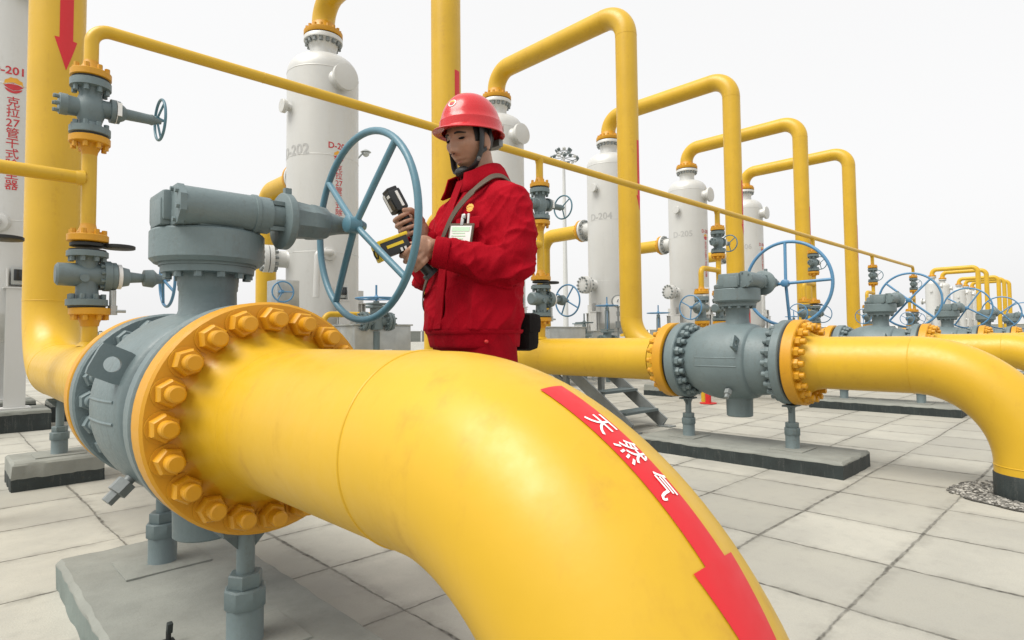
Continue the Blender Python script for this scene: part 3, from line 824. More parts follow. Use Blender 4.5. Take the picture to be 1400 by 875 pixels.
def gate_valve():
    x, y = U0, VTH
    t = thing('gate_valve', GV_L[0], 'valve', (x, y, 2.06), 'small gate valves under the header pipe')
    mb = MB()
    mb.lathe([(1.922, .088), (1.925, .092), (1.958, .092), (1.962, .06), (1.985, .05), (2.01, .058), (2.035, .066), (2.06, .069), (2.085, .066), (2.11, .058), (2.135, .05), (2.165, .056), (2.170, .092), (2.206, .092), (2.209, .088)], (x, y, 0), (0, 0, 1), 32)
    studs(mb, (x, y, 2.170), (0, 0, -1), .073, 8, .0125, .028); studs(mb, (x, y, 1.96), (0, 0, 1), .073, 8, .0125, .024)
    mb.lathe([(-.135, .050), (-.132, .054), (-.10, .054), (-.095, .05), (-.05, .047), (0, .05)], (x, y, 2.06), (1, 0, 0), 28)
    studs(mb, (x - .115, y, 2.06), (-1, 0, 0), .040, 6, .0095, .042)
    mb.lathe([(.03, .05), (.07, .046), (.085, .048), (.087, .062), (.108, .062), (.111, .056), (.114, .060), (.130, .060), (.133, .05), (.15, .04), (.16, .030), (.27, .027), (.285, .030), (.30, .022), (.33, .014)], (x, y, 2.075), (1, 0, 0), 28)
    part(mb, 'body', M['grey'], t)
    for z in (1.911, 2.210):
        mb = MB(); mb.lathe([(0, .082), (.0115, .082)], (x, y, z), (0, 0, 1), 24); part(mb, 'gasket', M['black'], t)
    mb = MB(); mb.ring_plate((x + .111, y, 2.075), (1, 0, 0), .0625, .05, .003, 28)
    mb.box((x + .121, y - .062, 2.075), (.020, .006, .07)); part(mb, 'tag_plate', M['white'], t)
    wheel_part(t, (x + .325, y, 2.085), (1, 0, 0), .112, .0075, M['teal'], .015, 3, radians(20), .016, .015, .006)
    return t
def plug_valve():
    x, y = U0, VTH
    t = thing('plug_valve', PV_L[0], 'valve', (x, y, 1.18), 'small plug valves of the bypass columns')
    mb = MB()
    mb.lathe([(1.024, .088), (1.027, .092), (1.058, .092), (1.062, .055), (1.10, .05), (1.26, .05), (1.275, .056), (1.280, .092), (1.306, .092), (1.309, .088)], (x, y, 0), (0, 0, 1), 30)
    studs(mb, (x, y, 1.281), (0, 0, -1), .073, 8, .0125, .026); studs(mb, (x, y, 1.06), (0, 0, 1), .073, 8, .0125, .026)
    mb.lathe([(-.135, .046), (-.130, .052), (-.125, .058), (-.05, .060), (.03, .058), (.06, .056)], (x, y, 1.185), (1, 0, 0), 30)
    mb.lathe([(.05, .056), (.068, .06), (.07, .080), (.10, .080), (.104, .074), (.125, .074), (.13, .06), (.16, .052), (.185, .046), (.19, .03), (.25, .024), (.255, .045), (.30, .05), (.32, .03), (.37, .016)], (x, y, 1.185), (1, 0, 0), 28)
    studs(mb, (x + .072, y, 1.185), (-1, 0, 0), .066, 10, .0095, .02)
    mb.cyl((x - .02, y - .06, 1.165), (x - .02, y - .074, 1.165), .02, 18)
    part(mb, 'body', M['grey'], t)
    mb = MB(); mb.ring_plate((x + .1305, y, 1.185), (1, 0, 0), .066, .05, .018, 28); part(mb, 'bonnet_band', M['white'], t)
    mb = MB(); mb.cyl((x + .11, y - .02, 1.11), (x + .11, y - .02, 1.03), .016, 12); mb.cyl((x + .11, y - .02, 1.03), (x + .11, y - .02, .98), .022, 6); mb.cyl((x + .05, y - .02, 1.0), (x + .17, y - .02, 1.0), .008, 8)
    part(mb, 'grease_fitting', M['galv'], t)
    for z in (1.0155, 1.3095):
        mb = MB(); mb.lathe([(0, .082), (.008, .082)], (x, y, z), (0, 0, 1), 24); part(mb, 'gasket', M['black'], t)
    wheel_part(t, (x + .372, y, 1.185), (1, 0, 0), .152, .008, M['blue'], .02, 4, radians(30), .02, .02, .0075)
    return t
def branch_valve():
    x, y = U0 - .47, VTH
    t = thing('branch_valve', BR_L[0], 'valve', (x, y, 1.18), 'branch valves of the bypass columns')
    mb = MB()
    mb.lathe([(1.018, .09), (1.05, .09), (1.053, .055), (1.10, .05), (1.25, .05), (1.272, .056), (1.274, .09), (1.325, .09)], (x, y, 0), (0, 0, 1), 26)
    studs(mb, (x, y, 1.274), (0, 0, -1), .073, 8, .012, .025)
    mb.lathe([(-.10, .055), (.06, .06), (.062, .076), (.10, .076), (.12, .05), (.16, .045), (.17, .025), (.26, .02), (.285, .014)], (x, y, 1.18), (-1, 0, 0), 26)
    part(mb, 'body', M['grey'], t)
    w = wheel_part(t, (x - .285, y, 1.18), (1, 0, 0), .148, .008, M['blue'], .02, 3, 0, .02, .02, .007)
    w.rotation_euler = (.5, 0, pi)
    return t
def spectacle(x, y, z, label):
    mb = MB()
    for d in (0, .135): mb.lathe([(0, .076), (.002, .079), (.016, .079), (.018, .076)], (x + d, y, z + (.0015 if d else 0)), (0, 0, 1), 28)
    mb.box((x + .07, y, z + .009), (.05, .05, .012))
    return solo(mb, 'spectacle_plate', M['black'], label, 'blind plate', (x, y, z), 'black spectacle plates on the columns')
for fn, LL in ((spool, SP_L), (gate_valve, GV_L), (plug_valve, PV_L)):
    q = fn()
    for k in range(1, 6): dup(q, (D * k, 0, 0), LL[k])
q = branch_valve(); q.location.x += D; q['label'] = BR_L[1]
for k in range(2, 6): dup(q, (D * (k - 1), 0, 0), BR_L[k])
sp = spectacle(U0, VTH, 1.3335, SB_L[0])
for k in range(1, 6): dup(sp, (D * k, 0, 0), SB_L[k])
spectacle(U0 - .47, VTH, 1.3335, 'black spectacle plate in front of the D-201 tower')

# ------------------------------------------------------------------ drain valves, boxes and other small plant between the lines
def upright_valve(x, y, z0, ztop, Rw, label, mat='blue', zb=None):
    """rising-stem gate valve with a flat handwheel on top"""
    t = thing('drain_valve', label, 'valve', (x, y, z0), 'upright drain valves between the lines')
    mb = MB(); b = zb or z0
    mb.cyl((x - .22, y, b + .12), (x + .22, y, b + .12), .055, 20)
    for s in (-1, 1):
        mb.lathe([(.13, .11), (.16, .11)], (x, y, b + .12), (s, 0, 0), 24); mb.lathe([(.17, .11), (.20, .11)], (x, y, b + .12), (s, 0, 0), 24)
        studs(mb, (x + s * .10, y, b + .12), (s, 0, 0), .088, 8, .011, .13)
    mb.cyl((x, y, b + .02), (x, y, b + .28), .075, 20)
    mb.box((x, y, b + .29), (.20, .16, .03), bev=.004); mb.box((x, y, b + .325), (.20, .16, .025), bev=.004)
    for s in (-1, 1): mb.tube([(x + s * .055, y, b + .33), (x + s * .05, y, ztop - .10), (x + s * .02, y, ztop - .06)], .013, 8)
    mb.cyl((x, y, ztop - .09), (x, y, ztop - .03), .035, 12); mb.cyl((x, y, b), (x, y, 0), .04, 12) if b > .06 else None
    part(mb, 'body', M['grey'], t)
    mb = MB(); mb.cyl((x, y, b + .3), (x, y, ztop + .16), .012, 12); part(mb, 'stem', M[mat], t)
    w = wheel_part(t, (x, y, ztop), (1, 0, 0), Rw, .010, M[mat], -.01, 4, 0, .03, .02, .009)
    w.rotation_euler = (0, -pi / 2, 0)
    return t
upright_valve(U(1) - .25, 6.2, .30, 1.31, .24, 'upright valve with flat blue wheel above the metal box behind the big handwheel', zb=.92)
upright_valve(8.80, 6.6, .30, 1.385, .20, 'upright valve with flat blue wheel left of the round pressure gauge', zb=.62)
upright_valve(10.5, 6.6, .30, 1.285, .22, 'upright valve with flat blue wheel on a tall stem under the fifth tower', zb=.55)
upright_valve(14.05, 6.6, .30, 1.32, .22, 'upright valve with flat blue wheel behind the second ball valve', zb=.55)
upright_valve(17.5, 6.6, .30, 1.32, .22, 'upright valve with flat blue wheel near the sixth tower', zb=.55)
upright_valve(8.14, 6.6, .30, 1.07, .15, 'small upright valve with dark wheel beside the white insulated box', 'grey_dark', zb=.55)

def metal_box(x0, x1, y, z0, z1, label, dpt=.5):
    c = V(((x0 + x1) / 2, y + dpt / 2, 0))
    t = thing('insulated_box', label, 'metal box', (c.x, c.y, 0), 'insulated metal boxes between the lines')
    mb = MB(); mb.box((c.x, c.y, (z0 + z1) / 2), (x1 - x0, dpt, z1 - z0), bev=.012); part(mb, 'casing', M['galv'], t)
    mb = MB(); mb.box((c.x, c.y, z1 + .008), (x1 - x0 + .04, dpt + .04, .02), bev=.006); part(mb, 'lid', M['galv'], t)
    for sx in (-1, 1):
        for sy in (-1, 1):
            mb = MB(); mb.box((c.x + sx * ((x1 - x0) / 2 - .05), c.y + sy * (dpt / 2 - .05), z0 / 2), (.05, .05, z0)); part(mb, 'leg', M['galv'], t)
    mb = MB(); mb.box((c.x + .06, c.y - dpt / 2 - .004, (z0 + z1) / 2 - .03), (.11, .006, .03), bev=.002); part(mb, 'name_plate', M['white'], t)
    return t
metal_box(U(1) - .54, U(1) + .24, 6.2, .45, .99, 'grey metal box behind the big handwheel, left of the worker')
metal_box(7.15, 8.05, 6.5, .4, .98, 'pale metal box right of the worker, under the mast')
metal_box(8.9, 9.7, 7.0, .4, .92, 'low metal box at the foot of the fourth tower')
metal_box(13.6, 14.6, 6.9, .4, .95, 'metal box behind the second ball valve')
metal_box(20.4, 21.6, 6.9, .4, 1.0, 'metal box past the sixth tower')

# small blue wheel valve on a box at the foot of tower two
t = thing('wall_box_valve', 'small blue handwheel on a grey box at the foot of the D-202 tower', 'valve', (2.83, 6.7, 0))
mb = MB(); mb.box((2.92, 6.85, 1.36), (.26, .30, .32), bev=.01); mb.cyl((2.92, 6.85, 0), (2.92, 6.85, 1.2), .05, 14); part(mb, 'casing', M['galv'], t)
mb = MB(); mb.cyl((2.82, 6.72, 1.375), (2.82, 6.62, 1.375), .02, 12); part(mb, 'stem', M['blue'], t)
w = wheel_part(t, (2.82, 6.62, 1.375), (1, 0, 0), .115, .009, M['blue'], .02, 3, 0, .02, .02, .007)
w.rotation_mode = 'QUATERNION'; w.rotation_quaternion = V((1, 0, 0)).rotation_difference(V((-.2, -1, 0)).normalized())

# pressure gauge on a thin pipe
t = thing('pressure_gauge', 'round pressure gauge on a thin pipe left of the third yellow riser', 'gauge', (9.0, 6.5, 0))
mb = MB(); mb.cyl((9.0, 6.5, 0), (9.0, 6.5, 1.36), .016, 12); mb.cyl((9.0, 6.5, .98), (9.0, 6.5, 1.10), .05, 6); mb.cyl((9.0, 6.5, 1.2), (9.0, 6.5, 1.28), .03, 6); part(mb, 'stand_pipe', M['steel'], t)
d = V((-.75, -.66, 0)).normalized()
mb = MB(); mb.lathe([(0, .11), (.004, .118), (.06, .118), (.064, .112), (.064, .10), (.056, .098)], V((9.0, 6.5, 1.47)) - d * .03, d, 32); part(mb, 'case', M['steel'], t)
mb = MB(); mb.lathe([(.058, .098), (.0581, .001)], V((9.0, 6.5, 1.47)) - d * .03, d, 32, caps=False); part(mb, 'dial', M['white'], t)
mb = MB(); mb.box(V((9.0, 6.5, 1.47)) + d * .0305 + V((.0, 0, .02)), (.008, .012, .09), Matrix.Rotation(.5, 3, 'Y')); part(mb, 'needle', M['black'], t)

# low yellow handle pipe and other low pipework
def low_pipe(pts, r, mat, label, rad=.12, name='low_pipe'):
    mb = MB(); mb.tube(fillet(pts, rad, 8), r, 16); return solo(mb, name, M[mat], label, 'pipe', pts[0], 'low pipes between the lines', sharp=60)
low_pipe([(3.30, 6.6, 0), (3.30, 6.6, 1.13), (4.0, 6.6, 1.13), (4.0, 6.6, .3)], .035, 'yellow', 'low yellow bent pipe left of the metal box', .10)
low_pipe([(6.6, 7.2, 0), (6.6, 7.2, .75), (12.0, 7.2, .75), (12.0, 7.2, 0)], .07, 'silver', 'low silver pipe running before the fourth and fifth towers', .15)
low_pipe([(12.6, 7.4, 0), (12.6, 7.4, .8), (20.0, 7.4, .8), (20.0, 7.4, 0)], .07, 'silver', 'low silver pipe running before the sixth tower', .15)
low_pipe([(13.2, 6.3, 0), (13.2, 6.3, 1.45), (14.0, 6.3, 1.45), (14.0, 6.3, 0)], .022, 'red', 'thin red pipe frame inside the second blue handwheel', .05)
low_pipe([(1.5, 6.9, 0), (1.5, 6.9, .82), (3.0, 6.9, .82), (3.0, 6.9, 0)], .09, 'silver', 'silver insulated pipe behind the nearest valve body', .15)
low_pipe([(-1.2, 7.0, 0), (-1.2, 7.0, .80), (.1, 7.0, .80), (.1, 7.0, 0)], .07, 'silver', 'low silver pipe at the foot of the D-201 tower', .15)

# red stand post behind the second valve
t = thing('red_post', 'short red stand post seen under the second ball valve', 'post', (6.8, 3.6, 0))
mb = MB(); mb.cyl((6.8, 3.6, .01), (6.8, 3.6, .62), .035, 16); mb.cyl((6.8, 3.6, .42), (6.8, 3.6, .50), .05, 16); part(mb, 'post', M['red'], t)
mb = MB(); mb.cyl((6.8, 3.6, .003), (6.8, 3.6, .014), .10, 20); part(mb, 'foot', M['red'], t)

# walking stile: galvanised platform with stairs going down beside the second line
t = thing('access_stairs', 'small galvanised steel stairs and platform behind the second line', 'stairs', (4.65, 3.6, 0))
PX0, PX1, PY0, PZ = 4.30, 4.90, 3.72, .56
mb = MB(); mb.box(((PX0 + PX1) / 2, 4.25, PZ), (PX1 - PX0, 1.1, .05)); part(mb, 'platform', M['grey_dark'], t)
for sx in (PX0 + .03, PX1 - .03):
    for sy in (3.74, 4.76):
        mb = MB(); mb.box((sx, sy, PZ / 2), (.05, .05, PZ - .05)); mb.box((sx, sy, .006), (.13, .13, .012)); part(mb, 'leg', M['steel'], t)
    mb = MB(); A, B = V((sx, 3.74, PZ - .01)), V((sx, 3.02, .03)); dl = B - A; rot = V((0, 1, 0)).rotation_difference(dl).to_matrix()
    mb.box((A + B) / 2, (.022, dl.length, .11), rot); mb.box((sx, 3.0, .006), (.10, .14, .012)); part(mb, 'stringer', M['steel'], t)
for i in range(3):
    f = (i + .6) / 3.2; y_, z_ = 3.74 - .72 * f, (PZ - .01) * (1 - f) + .05
    mb = MB(); mb.box(((PX0 + PX1) / 2, y_, z_), (PX1 - PX0 - .09, .17, .022)); part(mb, 'tread', M['grey_dark'], t)
mb = MB(); A, B = V((PX0 + .03, 3.95, PZ - .03)), V((PX0 + .03, 3.25, .02)); dl = B - A; mb.box((A + B) / 2, (.03, dl.length, .045), V((0, 1, 0)).rotation_difference(dl).to_matrix()); part(mb, 'brace', M['steel'], t)

# ------------------------------------------------------------------ far things
t = thing('floodlight_mast', 'tall floodlight mast with a crown of lamps right of the red helmet', 'light mast', (69.6, 60, 0))
mb = MB(); mb.lathe([(0, .42), (10, .36), (20, .28), (28.6, .2), (29.3, .2)], (69.6, 60, 0), (0, 0, 1), 20); part(mb, 'pole', M['silver'], t)
mb = MB(); mb.torus((69.6, 60, 28.4), (0, 0, 1), 2.1, .07, 40, 6)
for i in range(6):
    q = pi * i / 3; mb.cyl((69.6, 60, 28.4), (69.6 + cos(q) * 2.1, 60 + sin(q) * 2.1, 28.4), .05, 8)
mb.torus((69.6, 60, 29.25), (0, 0, 1), 1.1, .06, 30, 6); mb.cyl((69.6 - 1.1, 60, 29.25), (70.7, 60, 29.25), .05, 8); mb.cyl((69.6, 58.9, 29.25), (69.6, 61.1, 29.25), .05, 8)
part(mb, 'lamp_ring', M['steel'], t)
lm = None
for i in range(24):
    big = i < 16; q = 2 * pi * i / (16 if big else 8); rr, zz = (2.2, 28.15) if big else (1.15, 29.5)
    c = V((69.6 + cos(q) * rr, 60 + sin(q) * rr, zz)); rot = Matrix.Rotation(q, 3, 'Z') @ Matrix.Rotation(radians(35), 3, 'Y')
    mb = MB(); mb.box(c, (.22, .50, .40), rot, bev=.04); mb.cyl(c, c + V((0, 0, .35)), .04, 6); part(mb, 'floodlight', M['grey_dark'] if i % 3 else M['silver'], t)

t = thing('street_lamp', 'thin curved street lamp peeping out right of the D-202 tower', 'street lamp', (16.3, 30.2, 0))
mb = MB(); mb.tube(fillet([(16.0, 30.2, 0), (16.0, 30.2, 9.7), (17.55, 30.0, 11.6)], .9, 8), .055, 12); part(mb, 'pole', M['steel'], t)
mb = MB(); mb.lathe([(0, .06), (.08, .20), (.16, .30), (.17, .30)], (17.55, 30, 11.62), (0, 0, -1), 20); mb.sphere((17.55, 30, 11.38), .20, seg=16, rings=10); part(mb, 'lamp_head', M['galv'], t)

def wall(x0, y0, x1, y1, h, label, m='white'):
    A, B = V((x0, y0, 0)), V((x1, y1, 0)); d = B - A; n = int(d.length / 3.0)
    t = thing('perimeter_wall', label, 'wall', ((x0 + x1) / 2, (y0 + y1) / 2, 0), 'low perimeter walls')
    rot = Matrix.Rotation(atan2(d.y, d.x), 3, 'Z')
    mb = MB(); mb.box((A + B) / 2 + V((0, 0, h / 2)), (d.length, .2, h), rot); part(mb, 'panel', M['pad'], t)
    mb = MB(); mb.box((A + B) / 2 + V((0, 0, h + .05)), (d.length, .34, .1), rot)
    for i in range(n + 1): mb.box(A + d * (i / n) + V((0, 0, h / 2 + .07)), (.34, .34, h + .2), rot)
    part(mb, 'coping', M['white'], t)
wall(-60, 95, 110, 95, 2.0, 'long low wall far away across the yard behind the towers')
wall(110, 95, 130, -20, 2.0, 'long low wall far away at the end of the row')
def shed(x, y, sx, sy, h, label):
    t = thing('equipment_shed', label, 'shed', (x, y, 0), 'low sheds by the far wall')
    mb = MB(); mb.box((x, y, h / 2), (sx, sy, h)); part(mb, 'wall', M['silver'], t)
    mb = MB(); mb.box((x, y, h + .1), (sx + .5, sy + .5, .2)); part(mb, 'roof', M['grey'], t)
    mb = MB()
    for i in range(int(sx / 2)): mb.box((x - sx / 2 + 1 + 2 * i, y - sy / 2 - .02, h * .55), (1.0, .05, h * .35))
    part(mb, 'window', M['screen'], t)
shed(34, 88, 9, 5, 2.8, 'low pale shed far behind the worker')
shed(92, 70, 10, 6, 3.0, 'low pale shed beyond the last near tower')
shed(8, 80, 8, 5, 2.6, 'low pale shed far behind the nearest valve')
# low fence of pipes along the right edge of the horizon
t = thing('pipe_rail', 'low grey pipe rail along the horizon behind the sixth riser', 'railing', (30, 9.6, 0))
mb = MB(); mb.tube([(19, 9.6, 1.05), (60, 9.6, 1.05)], .03, 8); mb.tube([(19, 9.6, .6), (60, 9.6, .6)], .03, 8)
for i in range(22): mb.cyl((19 + i * 1.95, 9.6, 0), (19 + i * 1.95, 9.6, 1.07), .03, 8)
part(mb, 'rails', M['steel'], t)

# ------------------------------------------------------------------ the worker
UB, VB = 1.479, 1.697
ROTM = Matrix.Rotation(pi - radians(8), 3, 'Z'); MB0 = V((UB, VB, 0))
def lw(p): return MB0 + ROTM @ V(p)          # worker's own frame: x ahead, y to his left
def lwd(p): return ROTM @ V(p)
man = thing('person', 'worker in red overalls and helmet behind the big handwheel, looking at two hand instruments', 'person', (UB, VB, 0))

def remesh(mb, name, voxel, smooth=0):
    me = mb.mesh('raw', [], (0, 0, 0), 0)
    ob = bpy.data.objects.new('raw', me); COL.objects.link(ob)
    m = ob.modifiers.new('r', 'REMESH'); m.mode = 'VOXEL'; m.voxel_size = voxel; m.use_smooth_shade = True
    if smooth:
        q = ob.modifiers.new('s', 'SMOOTH'); q.factor = .5; q.iterations = smooth
    dg = bpy.context.evaluated_depsgraph_get(); dg.update()
    out = bpy.data.meshes.new_from_object(ob.evaluated_get(dg)); out.name = name
    bpy.data.objects.remove(ob); bpy.data.meshes.remove(me)
    return out
def finish(me, mats, origin):
    me.materials.clear()
    for m in mats: me.materials.append(m)
    for v in me.vertices: v.co -= origin
    me.polygons.foreach_set('use_smooth', [True] * len(me.polygons)); me.update()
    return me

HC = V((.040, 0, 1.578)); HP, HY = radians(14), radians(14)
HR = Matrix.Rotation(HY, 3, 'Z') @ Matrix.Rotation(HP, 3, 'Y')
def g_(t, s): return exp(-(t / s) ** 2)
def head_pt(d, grow=0.0):
    x, y, z = d.x * .098, d.y * .075, d.z * .116
    if z < 0:
        t = -z / .116
        y *= 1 - .30 * t ** 1.8
        if x < 0: x *= 1 - .62 * t
        else: x *= 1 - .10 * t ** 2
    if z > 0 and x < 0: x *= 1.04
    ay = abs(y); f = max(0, d.x)
    if f > .15:
        w = min(1, (f - .15) / .35)
        nose = 0
        if -.052 < z < .03:
            h = (.03 - z) / .062
            nose = (.022 * min(1, h) ** 1.2 if z > -.034 else .022 * max(0, (z + .052) / .018)) * g_(y, .0085 + .0045 * min(1, h))
            nose += .007 * g_(ay - .013, .007) * g_(z + .036, .009)
        x += w * (nose - .013 * g_(ay - .031, .017) * g_(z - .014, .013) + .006 * g_(ay - .03, .024) * g_(z - .034, .009)
                  + .006 * g_(y, .024) * (g_(z + .062, .006) + 1.1 * g_(z + .076, .007)) - .005 * g_(y, .026) * g_(z + .069, .0035)
                  - .004 * g_(z + .087, .006) * g_(y, .022) + .009 * g_(z + .104, .015) * g_(y, .026) + .005 * g_(ay - .047, .02) * g_(z + .012, .02))
        y += w * .004 * (1 if y > 0 else -1) * g_(ay - .055, .015) * g_(z + .01, .02)
    q = V((x, y, z))
    return q * (1 + grow)
def head_w(q): return lw(HC + HR @ V(q))

body = MB()
seg, rings = 96, 72
prev = None; first = None
for i in range(rings + 1):
    th = pi * i / rings
    rg = []
    for j in range(seg):
        q = 2 * pi * j / seg; s_ = max(sin(th), .004)
        rg.append(head_w(head_pt(V((cos(q) * s_, sin(q) * s_, -cos(th))))))
    vs = body.ring(rg)
    if prev: body.skin(prev, vs)
    else: first = vs
    prev = vs
body.face(list(reversed(first))); body.face(prev)
for s in (-1, 1):      # ears
    rot = (ROTM @ HR @ Matrix.Rotation(s * radians(-22), 3, 'Z'))
    body.sphere(head_w((-.004, s * .077, -.012)), 1, (.016, .007, .031), 16, 12, rot)
    body.sphere(head_w((-.002, s * .079, -.036)), 1, (.009, .006, .010), 12, 8, rot)
def limb(mb, pts, rs, seg=18): mb.tube([lw(p) for p in pts], rs, seg)
limb(body, [(-.025, 0, 1.36), (-.015, 0, 1.44), (.005, 0, 1.50), (.015, 0, 1.55)], [.070, .060, .056, .055], 24)
SEC = [(.806, .030, .192, .142), (.855, .034, .198, .148), (.872, .034, .204, .154), (.91, .026, .214, .155), (1.0, .022, .212, .150), (1.12, .014, .208, .144), (1.25, .006, .208, .140), (1.33, -.002, .186, .124), (1.385, -.008, .142, .106), (1.43, -.008, .100, .086), (1.47, -.002, .080, .076)]
def sec(z):
    z = min(max(z, SEC[0][0]), SEC[-1][0])
    for A, B in zip(SEC, SEC[1:]):
        if z <= B[0]:
            f = (z - A[0]) / (B[0] - A[0]); return [A[i] + (B[i] - A[i]) * f for i in (1, 2, 3)]
def tor(z, q, off=0.0):
    """point on the jacket trunk at height z, bearing q from straight ahead (to his left)"""
    cx, a_, b_ = sec(z); e = 2.4
    c, s = cos(q), sin(q); k = (abs(c) ** e + abs(s) ** e) ** (-1 / e)
    return V((cx + (b_ * k + off) * c, (a_ * k + off) * s, z))
def trunk(mb, z0, z1, n, off=0.0, seg=48):
    prev = None; first = None
    for i in range(n + 1):
        z = z0 + (z1 - z0) * i / n
        vs = mb.ring([lw(tor(z, 2 * pi * j / seg, off)) for j in range(seg)])
        if prev: mb.skin(prev, vs)
        else: first = vs
        prev = vs
    mb.face(list(reversed(first))); mb.face(prev)
trunk(body, .82, 1.44, 12, -.035)
for s in (-1, 1):
    limb(body, [(.02, s * .09, .88), (.01, s * .10, .50), (-.01, s * .11, .30), (-.02, s * .11, .08)], [.085, .055, .05, .04])
    limb(body, [(-.06, s * .11, .045), (.14, s * .12, .035)], [.04, .035])
SH_L, EL_L, WR_L = V((-.005, .158, 1.335)), V((.010, .232, 1.085)), V((.244, .098, 1.136))
SH_R, EL_R, WR_R = V((.0, -.158, 1.335)), V((.090, -.235, 1.085)), V((.205, -.085, 1.215))
for s_, e_, w_ in ((SH_L, EL_L, WR_L), (SH_R, EL_R, WR_R)):
    limb(body, [s_, e_], [.05, .042]); limb(body, [e_, w_], [.042, .029])
def hand(Gp, A, Fw, side, wrist):
    A = V(A).normalized(); Fw = V(Fw); Fw = (Fw - A * Fw.dot(A)).normalized(); Sd = A.cross(Fw); Sd = Sd if Sd.y * side > 0 else -Sd
    Gp = V(Gp)
    P_ = lambda a_, f_, s_: Gp + A * a_ + Fw * f_ + Sd * s_
    for i, (t, k) in enumerate(((.031, .95), (.0105, 1.05), (-.010, 1.0), (-.029, .85))):
        dt = -.004 * i
        pts = [P_(t, -.012, .036), P_(t, .012 * k, .037), P_(t + dt * .3, .033 * k, .019), P_(t + dt * .5, .035 * k, -.006), P_(t + dt * .8, .021 * k, -.028), P_(t + dt, -.004, -.029)]
        limb(body, pts, [.0105, .0108, .0096, .0090, .0084, .0066], 12)
        body.sphere(lw(pts[-1]), .0066, seg=10, rings=6); body.sphere(lw(pts[1]), .0112, seg=10, rings=6)
    rot = Matrix((lwd(Fw), lwd(Sd), lwd(A))).transposed()
    body.sphere(lw(P_(.001, -.034, .028)), 1, (.046, .019, .043), 20, 14, rot)
    limb(body, [P_(-.012, -.060, .016), P_(.020, -.046, -.004), P_(.038, -.020, -.026), P_(.046, .006, -.030)], [.018, .0145, .0115, .0085], 12)
    body.sphere(lw(P_(.046, .006, -.030)), .0085, seg=10, rings=6)
    limb(body, [P_(-.002, -.045, .026), V(wrist) * .5 + P_(-.004, -.07, .024) * .5, wrist], [.030, .029, .029], 16)
A_L, F_L, G_L = V((.69, -.10, .72)).normalized(), V((.916, -.04, -.40)), V((.306, .064, 1.120))
A_R, F_R, G_R = V((.44, -.16, .88)).normalized(), V((.88, 0, -.44)), V((.268, -.062, 1.255))
hand(G_L, A_L, F_L, 1, WR_L); hand(G_R, A_R, F_R, -1, WR_R)
bme = remesh(body, 'body', .0034, 1)
part(finish(bme, [M['skin']], V((UB, VB, 0))), 'body', None, man)

# face details
mb = MB()
for s in (-1, 1):
    mb.sphere(head_w((.0790, s * .031, .0085)), 1, (.0090, .0145, .0048), 16, 10, ROTM @ HR)
    part(mb, 'eye', M['lining'], man); mb = MB()
for s in (-1, 1):
    mb = MB(); pts = []
    for i in range(7):
        f = i / 6; yy = s * (.014 + .036 * f); zz = .0285 + .0035 * sin(pi * min(1, f * 1.1)) - .003 * f
        d = V((sqrt(max(.01, 1 - (yy / .075) ** 2 - (zz / .116) ** 2)), yy / .075, zz / .116)); pts.append(head_w(head_pt(d) + V((.0012, 0, 0))))
    mb.tube(pts, [.0022, .0036, .0040, .0040, .0036, .0028, .0016], 8); part(mb, 'eyebrow', M['hair'], man)
mb = MB()
for zc, rr in ((-.0655, .0020), (-.0735, .0028)):
    pts = []
    for i in range(9):
        f = i / 8 * 2 - 1; yy = .022 * f; zz = zc + (.0045 * abs(f) * (-1 if zc > -.07 else 1))
        d = V((sqrt(max(.01, 1 - (yy / .06) ** 2 - (zz / .116) ** 2)), yy / .062, zz / .116)); pts.append(head_w(head_pt(d) - V((.0012, 0, 0))))
    mb.tube(pts, [.0005 + rr * (1 - abs(i / 4 - 1) ** 2) for i in range(9)], 8)
part(mb, 'lips', M['lip'], man)
mb = MB()
for s in (-1, 1):
    mb.sphere(head_w((.1085, s * .0075, -.0425)), 1, (.0040, .0034, .0022), 10, 6, ROTM @ HR)
part(mb, 'nostrils', M['lining'], man)
# hair under the helmet, at the temples and the nape
mb = MB(); prev = None
for i in range(25):
    q = radians(62 + 236 * i / 24); vs = []
    for j in range(11):
        f = j / 10; low = -.010 if abs(q - pi) > 1.35 else -.070 + .02 * abs(q - pi)
        if abs(abs(q - pi) - 1.5) < .16: low = .018
        z = .060 + (low - .060) * f; rr = sqrt(max(.02, 1 - (z / .116) ** 2))
        vs.append(head_w(head_pt(V((cos(q) * rr, sin(q) * rr, z / .116)), .035 if j < 10 else .0)))
    vs = mb.ring(vs)
    if prev:
        for j in range(10): mb.face((prev[j], prev[j + 1], vs[j + 1], vs[j]))
    prev = vs
part(mb, 'hair', M['hair'], man)

# jacket: trunk, shoulders and sleeves in one surface with folds
jk = MB(); trunk(jk, .806, 1.462, 30, 0, 64)
def sleeve(s_, e_, w_, sd):
    mid = s_ * .5 + e_ * .5 + V((-.012, sd * .014, 0)); f1 = e_ * .62 + w_ * .38 + V((0, sd * .006, -.012))
    limb(jk, [s_ + V((0, -sd * .06, .012)), s_ + V((0, sd * .010, -.01)), mid, e_ + V((0, 0, .03)), e_ + (w_ - e_) * .10 + V((0, 0, -.004)), f1, w_ + (e_ - w_) * .12, w_], [.076, .088, .079, .068, .070, .063, .053, .049], 28)
    jk.sphere(lw(e_ + V((0, 0, .010))), .069, seg=20, rings=12)
    jk.sphere(lw(s_ + V((0, -sd * .012, -.012))), .087, seg=24, rings=14)
sleeve(SH_L, EL_L, WR_L, 1); sleeve(SH_R, EL_R, WR_R, -1)
jme = remesh(jk, 'jacket', .0062, 4)
jme.calc_loop_triangles()
nrm = [v.normal.copy() for v in jme.vertices]
def seg_f(p, A, B):
    d = B - A; t = max(0, min(1, (p - A).dot(d) / d.dot(d))); return t, (p - (A + d * t)).length
